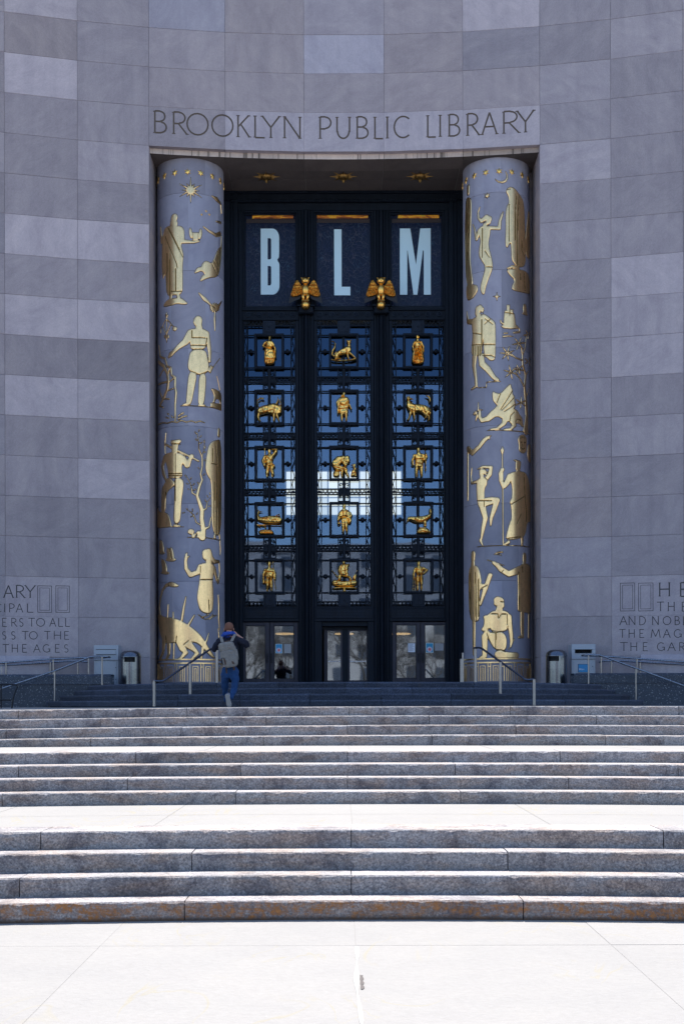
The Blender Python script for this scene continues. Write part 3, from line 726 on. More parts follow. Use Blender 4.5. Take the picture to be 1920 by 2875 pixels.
for c in range(IP0, IP1):
    a, b = JT[c]+.0002, JT[c+1]-.0002; vs_ = []; n = 6
    for i in range(n+1):
        t = a+(b-a)*i/n
        for r, z in ((RW+.01, ZLT+.01), (RW+.17, ZLT+.01), (RW+.17, ZC), (RW+.95, ZC)): vs_.append((r*math.sin(t), r*math.cos(t), z))
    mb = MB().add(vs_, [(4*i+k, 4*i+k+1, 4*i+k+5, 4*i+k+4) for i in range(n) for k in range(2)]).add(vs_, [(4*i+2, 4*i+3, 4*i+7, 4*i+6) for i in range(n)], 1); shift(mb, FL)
    o = mb.build('fascia_block', [M['stone_stained_lit'], M['ceiling']], facade); o['tone'] = random.uniform(-.2, .5) if c != IP1-1 else -.5; o['hue'] = .3
edges_x = [RW*math.sin(t) for t in JT[IP0:IP1+1]]
for a, b in zip(edges_x[:-1], edges_x[1:]):
    for y0, y1 in ((35.46, 36.75), (36.75, 38.3)):
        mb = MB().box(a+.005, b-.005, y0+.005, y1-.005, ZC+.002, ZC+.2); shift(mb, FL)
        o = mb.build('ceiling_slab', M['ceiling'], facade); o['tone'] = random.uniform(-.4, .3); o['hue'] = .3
mb = MB().box(XL, XR, 35.46, 38.3, ZC+.012, ZC+.02); shift(mb, FL).build('mortar_bed', M['mortar'], facade)
# the mass of the building behind (keeps the sun out) and the room behind the screen
mass = MB()
for s in (-1, 1): mass.box(s*5.9, s*17.5, 38.31, 62, 0, ZTOP)
mass.box(-5.9, 5.9, 38.31, 62, ZC+.6, ZTOP)
mass.box(-17.5, 17.5, 62, 62.4, 0, ZTOP)
for s in (-1, 1):
    mass.add([(s*5.95, 35.6, 0), (s*5.95, 38.31, 0), (s*17.4, 38.31, 0), (s*17.4, 31.3, 0), (s*12, 33.7, 0),
              (s*5.95, 35.6, ZTOP), (s*5.95, 38.31, ZTOP), (s*17.4, 38.31, ZTOP), (s*17.4, 31.3, ZTOP), (s*12, 33.7, ZTOP)],
             [(0,1,2,3,4), (5,6,7,8,9), (0,1,6,5), (1,2,7,6), (2,3,8,7), (3,4,9,8), (4,0,5,9)])
mass.add([(XL-.4,35.6,ZC+.3),(XR+.4,35.6,ZC+.3),(XR+.4,38.4,ZC+.3),(XL-.4,38.4,ZC+.3),(XL-.4,35.6,ZTOP),(XR+.4,35.6,ZTOP),(XR+.4,38.4,ZTOP),(XL-.4,38.4,ZTOP)], [(0,1,2,3),(4,5,6,7),(0,1,5,4),(1,2,6,5),(2,3,7,6),(3,0,4,7)])
shift(mass, FL).build('building_mass', M['mortar'], facade)
room = MB().box(-5.9, 5.9, 61.5, 61.9, 0, 18).box(-5.95, -5.85, 38.32, 61.8, 0, 18).box(5.85, 5.95, 38.32, 61.8, 0, 18).box(-5.9, 5.9, 38.32, 61.8, 17.6, 17.75).box(-5.9, 5.9, 38.2, 61.8, ZT-.2, ZT-.01)
struct(room.build('interior_hall', M['interior']))

# ceiling star lamps
for cxp in (748, 964, 1179):
    x, y, z = unproj(cxp, 493, 36.5)
    o = empty('ceiling_star', (x, 36.5, ZC+.002)); 
    tag(o, {748:'gilded spiked star boss on the portal ceiling above the letter B', 964:'gilded spiked star boss on the portal ceiling above the letter L', 1179:'gilded spiked star boss on the portal ceiling above the letter M'}[cxp], 'ceiling star', 'gilded stars on the portal ceiling')
    MB().lathe([(.17,0),(.165,-.04),(.12,-.09),(.06,-.12),(0,-.13)], n=16).build('boss', M['gold_dark'], o, smooth=True)
    for k in range(16):
        a = 2*PI*k/16; L = .42 if k % 2 == 0 else .28
        c, s = math.cos(a), math.sin(a); w = .03
        MB().add([(c*.12-s*w, s*.12+c*w, -.005), (c*.12+s*w, s*.12-c*w, -.005), (c*L, s*L, -.012), (c*.12, s*.12, -.05)], [(0,2,1),(0,1,3),(1,2,3),(2,0,3)]).build('ray', M['gold_dark'], o)
    for k in range(4):
        a = 2*PI*k/4+PI/4
        MB().add([(math.cos(a)*.05, math.sin(a)*.05, -.1), (math.cos(a+2)*.05, math.sin(a+2)*.05, -.1), (math.cos(a-2)*.05, math.sin(a-2)*.05, -.1), (math.cos(a)*.03, math.sin(a)*.03, -.2)], [(0,2,1),(0,1,3),(1,2,3),(2,0,3)]).build('spike', M['gold_dark'], o)

# ------------------------------------------------------------------ ramp walls of speckled granite
for s, xe, lab in ((-1, -6.42, 'dark speckled granite ramp wall left of the stair under the steel rails'), (1, 6.30, 'dark speckled granite ramp wall right of the stair under the steel rails')):
    root = empty('ramp_wall', (s*9, 33.0, ZP)); tag(root, lab, 'ramp wall', 'granite ramp walls flanking the stair')
    L = root.location
    def rounded(e0, y0, th, z0, z1, bev, far):
        """a wall with a rounded inner end"""
        pts = []; r = th/2
        for k in range(9):
            a = -PI/2+PI*k/8; pts.append((e0-s*r+s*r*math.cos(a), y0+r+r*math.sin(a)))
        pts = [(far, y0)]+pts+[(far, y0+th)]
        n = len(pts); vs_ = [(x, y, z0) for x, y in pts]+[(x, y, z1-bev) for x, y in pts]
        ins = [(x-(s*bev if 0 < i < n-1 else 0)*0+0, y+(bev if i < n/2 else -bev), z1) for i, (x, y) in enumerate(pts)]
        vs_ += ins
        fs = [(i, (i+1) % n, (i+1) % n+n, i+n) for i in range(n)]+[(i+n, (i+1) % n+n, (i+1) % n+2*n, i+2*n) for i in range(n)]+[tuple(range(2*n, 3*n))]
        mb = MB().add(vs_, fs); return shift(mb, L)
    edges = [xe, xe+s*.62, xe+s*3.0, xe+s*5.4, s*14.5]
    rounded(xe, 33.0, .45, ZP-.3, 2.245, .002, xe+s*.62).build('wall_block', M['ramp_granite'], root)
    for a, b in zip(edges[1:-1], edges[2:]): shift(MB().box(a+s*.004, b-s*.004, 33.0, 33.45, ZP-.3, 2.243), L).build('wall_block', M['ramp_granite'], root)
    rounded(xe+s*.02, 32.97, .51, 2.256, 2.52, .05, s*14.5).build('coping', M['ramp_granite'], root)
# ------------------------------------------------------------------ columns with gilded reliefs
CR = .96; CYY = 36.2
ZLA = {1: (430,430,210/1121), 2: (430,810,210/1264), 3: (430,1180,210/1298), 4: (430,1500,210/1174)}
ZRA = {1: (1290,430,220/1174), 2: (1290,810,220/1230), 3: (1290,1190,220/1359), 4: (1290,1500,220/1230)}
def col_uv(cx):
    def f(px, py):
        ox, oy, oz = CAM
        x1, y1, z1 = unproj(px, py, 36.0); dx, dy, dz = (x1-ox)/36, 1.0, (z1-oz)/36
        # circle intersection in plan
        A = dx*dx+1; B = 2*(dx*(ox-cx)+(oy-CYY)); C_ = (ox-cx)**2+(oy-CYY)**2-CR*CR
        D = B*B-4*A*C_
        t = (-B-math.sqrt(max(D, 0)))/(2*A)
        X, Y = ox+dx*t, oy+t; th = math.atan2(X-cx, CYY-Y)
        return CR*th, oz+dz*t
    return f
def conv_prims(prims, region, uv, rscale):
    ox, oy, k = region; out = []
    for kind, pts in prims:
        q = []
        for p in pts:
            u, v = uv(ox+p[0]*k, oy+p[1]*k)
            q.append((u, v, p[2]*k*rscale) if len(p) > 2 else (u, v))
        out.append((kind, q))
    return out
def Cc(*p): return ('C', list(p))
def Sg(*p): return ('S', list(p))
def Pg(*p): return ('P', list(p))
def Gr(*p): return ('G', [(a, b, 1.0) for a, b in p])
LEFT = [
 (1, 'gilded_figure', 'gilded bearded robed man holding out a winged hourglass, standing on a cloud', [
  Sg((215,1095),(270,1078),(370,1085),(430,1090),(468,1150),(465,1290),(415,1365),(440,1450),(456,1530),(440,1640),(442,1900),(440,2115),(300,2125),(200,2140),(190,1780),(165,1850),(150,1900),(133,1700),(135,1400),(160,1180),(180,1120)),
  Cc((318,955,52),(305,1010,50),(270,1050,20)), Cc((318,1050,52),(325,1140,30)), Cc((430,1160,34),(442,1320,30),(600,1330,20),(685,1315,13)), Cc((195,1180,38),(130,1330,28),(114,1110,13)),
  Cc((265,2120,24),(262,2200,24)), Cc((372,2120,24),(395,2190,24)), Sg((150,2292),(200,2205),(290,2170),(420,2165),(470,2200),(525,2252),(470,2270),(350,2250),(290,2278),(190,2300)),
  Pg((595,1185),(675,1185),(675,1305),(595,1305)), Sg((592,1270),(555,1272),(533,1150),(560,1100),(588,1180)), Sg((678,1285),(715,1285),(738,1180),(715,1115),(688,1160)),
  Gr((222,1110),(452,1560)), Gr((190,1250),(350,1650),(365,1720)), Gr((215,1500),(215,2130)), Gr((255,1500),(255,2130)), Gr((340,1725),(340,2060)), Gr((270,2070),(440,2070)), Gr((240,1130),(400,1440))]),
 (1, 'gilded_figure', 'gilded flying draped figure reaching inwards at the column edge', [
  Cc((755,1100,9),(830,1160,16),(940,1225,26),(1000,1205,34)), Cc((885,640,10),(955,690,34),(1012,760,14),(1022,900,9)), Cc((945,1020,9),(1010,1035,20)),
  Sg((1020,1180),(1012,1400),(960,1440),(880,1655),(830,1620),(780,1608),(735,1650),(722,1705),(660,1705),(612,1800),(655,1790),(725,1755),(780,1820),(735,1825),(688,1935),(800,1870),(970,1855),(1005,1700),(1030,1400)), Gr((880,1660),(960,1840)), Gr((900,1600),(990,1800)), Gr((960,1460),(970,1700))]),
 (1, 'gilded_star', 'gilded twelve-rayed sunburst', [('SUN', (562, 548))]),
 (2, 'gilded_ornament', 'gilded three-bladed propeller with a spiked burst', [
  Cc((775,75,10),(870,175,34),(985,285,14)), Cc((1044,360,12),(1040,500,22),(1043,705,9)), Cc((1100,295,24),(1155,215,8)), ('P', star_poly(1040,320,88,14,.72)), Gr((985,285),(1044,330))]),
 (2, 'gilded_ornament', 'gilded spinning balls hanging from thin rods', [
  Cc((228,405,8),(228,470,20),(228,500,9)), Pg((205,435),(250,435),(250,460),(205,460)), Cc((228,505,6),(163,630,6),(228,780,6)), Cc((228,505,6),(305,595,6),(228,780,6)), Cc((305,595,6),(350,650,6)), Cc((365,676,38)), Cc((163,630,6),(135,670,6)), Cc((130,695,16),(130,745,14)), Cc((232,500,5),(230,905,6)), Pg((190,785),(268,785),(268,835),(190,835)), Cc((228,835,20),(228,870,8))]),
 (2, 'gilded_figure', 'gilded aproned workman with one arm stretched out, carrying a jug', [
  Cc((765,525,66),(762,590,60)), Pg((690,500),(680,560),(700,620),(760,630)), Cc((775,640,56),(778,700,66)), Sg((590,700),(680,672),(850,675),(925,720),(905,850),(892,1030),(640,1040),(632,950),(610,850)),
  Cc((640,760,72),(545,900,56),(430,985,40),(345,1070,30),(300,1110,40),(270,1150,24)), Cc((905,760,50),(935,900,38),(955,1060,32),(958,1230,20)),
  Sg((635,1030),(885,1030),(915,1150),(945,1300),(930,1400),(860,1445),(780,1458),(680,1438),(610,1385),(583,1310),(600,1190)), Sg((605,1370),(745,1440),(705,1640),(642,1972),(552,1965),(570,1750)), Sg((778,1440),(895,1430),(885,1700),(858,1975),(758,1975),(770,1700)),
  Cc((512,1962,14),(600,1940,28)), Cc((785,1968,22),(870,1970,14)), Pg((975,1290),(1015,1330),(968,1432),(915,1390)), Cc((1000,1350,5),(1060,1260,5),(1125,1180,6)), Cc((465,1982,5),(800,1990,5),(970,2005,5),(1150,2060,6)),
  Gr((655,700),(655,830),(880,835)), Gr((630,960),(890,965)), Gr((635,1030),(885,1025)), Gr((905,830),(890,960)), Gr((610,1385),(780,1455),(920,1400))]),
 (2, 'gilded_ornament', 'gilded anvil on a block at the column edge', [
  Sg((968,1682),(1050,1700),(1140,1755),(1155,1840),(1142,2000),(1110,1870),(1060,1860),(1040,1925),(1000,1925),(1030,1820),(1010,1760)), Pg((970,1930),(1150,1955),(1150,2065),(970,2000)), Cc((1075,1480,5),(1125,1720,5))]),
 (2, 'gilded_ornament', 'gilded stream of water falling past a spoked wheel', [
  Cc((100,960,12),(125,1150,16),(205,1185,16),(240,1310,16),(300,1340,16),(312,1460,17),(372,1500,17),(368,1650,16),(388,1750,17),(372,1950,15),(373,2240,8)),
  Cc((98,1240,28),(180,1310,28),(240,1430,26),(258,1560,24),(240,1700,24),(180,1850,26),(112,1980,22)), Cc((95,1620,14),(235,1575,16)), Cc((115,1480,10),(175,1370,12)), Cc((105,1720,12),(165,1860,12)), Cc((262,1430,9),(280,1330,9)), Cc((285,1570,10),(350,1510,10)), Cc((265,1720,10),(335,1690,10)), Cc((200,1862,11),(270,1865,11)), Cc((125,1985,10),(170,2010,10)),
  Cc((245,2112,10),(260,2125,10)), Cc((215,2175,8),(265,2190,8)), Cc((430,2155,11),(450,2135,11)), Cc((480,2115,15),(505,2100,15)), Cc((425,2205,11),(450,2195,11)), Cc((475,2178,12),(500,2168,12)), Cc((530,2160,13),(560,2152,13)), Cc((310,2150,8),(335,2180,8)),
  Cc((90,2300,9),(170,2265,9),(240,2277,9),(320,2248,9),(400,2262,9),(480,2228,9),(560,2257,9),(640,2233,9),(720,2262,9),(790,2238,9),(868,2266,6))]),
 (3, 'gilded_figure', 'gilded miner with a pickaxe over his shoulder and one foot on a rock', [
  Cc((225,215,6),(203,400,15),(212,575,6)), Cc((225,420,17),(310,470,17)), Cc((425,525,17),(785,705,16)), Cc((375,440,62),(372,510,58)), Pg((310,350),(462,330),(490,350),(480,380),(455,405),(478,422),(310,410)), Cc((370,560,58),(370,600,70)),
  Sg((300,555),(210,590),(188,640),(240,770),(265,900),(262,1010),(510,1005),(500,880),(498,770),(560,700),(530,600),(450,565)), Cc((205,650,46),(160,800,36),(182,920,38),(225,1030,24)), Cc((520,660,48),(592,780,48),(642,670,30),(668,620,36)),
  Sg((370,990),(528,1010),(522,1200),(490,1380),(482,1600),(460,1795),(352,1790),(365,1500),(375,1200)), Sg((262,980),(385,1080),(360,1145),(235,1250),(218,1400),(212,1600),(138,1600),(150,1400),(148,1190),(205,1090)), Cc((370,1825,24),(455,1835,16)),
  Sg((70,1480),(115,1600),(235,1600),(292,1680),(325,1840),(315,1855),(80,1890),(66,1700)), Cc((330,1850,4),(530,1850,4)), Gr((265,930),(505,925)), Gr((265,965),(505,960)), Gr((385,580),(385,1400)), Gr((310,410),(460,408)), Gr((228,1250),(232,1590))]),
 (3, 'gilded_tree', 'gilded slender tree with scattered leaves and mushrooms at its foot', [
  Cc((850,2030,62),(872,1900,42),(842,1700,34),(850,1560,34),(795,1400,28),(762,1300,22),(800,1150,20),(850,1030,16),(822,930,12),(852,800,12),(850,640,10),(790,490,7),(792,380,4),(762,220,3)),
  Cc((760,1310,14),(682,1262,12),(650,1100,4),(572,960,3)), Cc((860,1562,18),(922,1530,12),(938,1420,5),(1000,1340,3)), Cc((850,1835,12),(750,1775,10),(702,1640,6),(590,1545,3)), Cc((900,1880,24),(970,1850,15),(1003,1690,12)), Cc((850,620,7),(880,520,4),(892,380,3)),
  *[Cc((x-a*9, y+b*13, 6), (x+a*9, y-b*13, 7)) for x, y, a, b in ((565,965,-1,1),(655,1010,.6,1),(592,1100,-1.4,.5),(705,1110,1,1),(780,1090,-.8,1),(615,1195,-1,.3),(720,1205,1,1),(528,1605,1.8,.4),(590,1545,-1,1),(682,1560,0,1.6),(762,1620,1,1),(668,1670,1.6,.6),(945,1320,-.8,1),(985,1270,.2,1.2),(910,1395,-.6,1),(980,1490,1.6,.4),(735,215,-1,1.2),(796,178,.6,1),(745,335,-1,1),(825,280,1.2,1),(830,390,1.6,.8),(887,360,.4,1.2),(902,475,1,1),(897,552,1.2,.4),(790,830,-.8,1),(886,940,1,1),(896,690,.6,.9))],
  Sg((600,1930),(620,1890),(665,1880),(710,1905),(712,1950),(690,1985),(640,1985),(605,1960)), Cc((690,1990,20),(695,2025,24)), Cc((730,1975,16),(720,2010,10)), Sg((745,1940),(785,1910),(825,1930),(820,1975),(760,1980)), Cc((785,1980,18),(780,2025,20)), Cc((600,2032,5),(900,2038,5),(1170,2090,6))]),
 (3, 'gilded_figure', 'gilded cloaked figure standing at the inner edge of the column', [
  Cc((1140,165,32),(1136,260,36)), Sg((1080,345),(1180,330),(1182,1100),(1178,2000),(1012,2000),(1018,1065),(950,980),(908,850),(918,680),(955,450),(1010,375)), Cc((1070,1990,22),(1070,2040,24)), Cc((1150,1990,18),(1155,2060,18)),
  Gr((1010,750),(1100,770)), Gr((1075,380),(1110,760)), Gr((1060,1070),(1060,1980)), Gr((1105,800),(1105,1980)), Gr((1030,480),(1030,720))]),
 (4, 'gilded_bird', 'gilded bird with raised wings, uppermost of three', [Sg((90,300),(105,280),(100,100),(120,90),(150,115),(168,200),(165,275),(195,292),(150,320))]),
 (4, 'gilded_bird', 'gilded bird with raised wings, right of the other two', [Sg((188,400),(228,380),(208,190),(250,240),(290,190),(322,290),(325,365),(370,402),(320,430),(235,428)), Gr((262,230),(290,390))]),
 (4, 'gilded_bird', 'gilded bird with raised wings, lowest of three', [Sg((108,605),(152,595),(125,400),(145,390),(192,425),(218,520),(215,590),(272,610),(200,640))]),
 (4, 'gilded_figure', 'gilded long-haired woman rising from the waves with one hand raised', [
  Cc((828,290,56),(822,360,46)), Pg((768,300),(780,350),(790,390),(810,412),(850,380)), Cc((870,280,55),(915,370,34),(960,430,34),(1030,430,20)), Cc((870,400,46),(875,450,56)),
  Sg((730,465),(830,445),(940,462),(965,520),(930,720),(940,880),(948,1060),(920,1255),(748,1235),(700,1080),(690,950),(722,780),(740,600)), Cc((750,520,54),(700,600,38),(590,640,40),(520,545,28),(508,420,22),(522,355,26)), Cc((525,350,12),(530,295,8)), Cc((512,350,10),(512,305,6)), Cc((545,360,10),(568,345,6)),
  Cc((955,530,32),(1000,720,26),(1018,765,20),(1042,600,14),(1035,450,14)), Cc((710,1265,6),(760,1300,6),(820,1290,6),(870,1262,6)), Cc((760,1310,6),(820,1340,6),(880,1320,6),(940,1262,6)), Cc((880,1340,6),(930,1300,6),(990,1272,6)), Gr((870,1030),(880,1230)), Gr((735,715),(930,715)), Gr((740,500),(740,600))]),
 (4, 'gilded_figure', 'gilded long-necked dinosaur standing among reeds', [
  Sg((78,1250),(130,1265),(160,1300),(340,1318),(450,1360),(560,1430),(690,1530),(790,1640),(850,1750),(930,1880),(985,1960),(900,1930),(790,1800),(690,1712),(600,1690),(480,1745),(400,1730),(340,1700),(230,1720),(160,1690),(100,1500)),
  Cc((110,1300,42),(98,1150,28),(118,1000,24),(150,880,22),(200,805,24),(262,785,30)), Cc((290,790,38),(345,800,32),(378,808,20)), Cc((170,1680,52),(158,1850,32),(115,1955,30)), Cc((245,1740,40),(248,1880,26),(210,1962,24)),
  Cc((440,1690,88),(455,1790,52),(512,1860,36),(440,1948,24),(395,1960,12)), Cc((560,1740,60),(650,1820,36),(692,1872,30),(615,1955,20)), Cc((225,1320,12),(237,1105,8)), Cc((315,1320,11),(315,1225,8)), Cc((450,1350,18),(480,1150,16),(515,985,8)), Cc((555,1425,18),(645,1275,11)),
  Cc((765,1905,18),(782,1780,22),(842,1660,14),(872,1555,6)), Cc((320,1962,12),(326,1720,14)), Cc((758,1905,16),(755,1960,14)), Cc((85,1900,5),(100,1660,5)), Cc((70,1900,5),(80,1780,5)),
  Gr((205,1590),(215,1760),(120,1960)), Gr((370,1600),(355,1720)), Gr((480,1740),(560,1670)), Gr((245,770),(250,830))]),
 (4, 'gilded_ornament', 'gilded reed spikes at the inner edge', [Cc((1018,950,4),(1030,1100,16),(1030,1330,18),(1040,1500,6)), Cc((1020,1480,4),(1030,1620,12),(1040,1700,8)), Cc((1045,100,8),(1055,280,10),(1050,320,8))]),
]
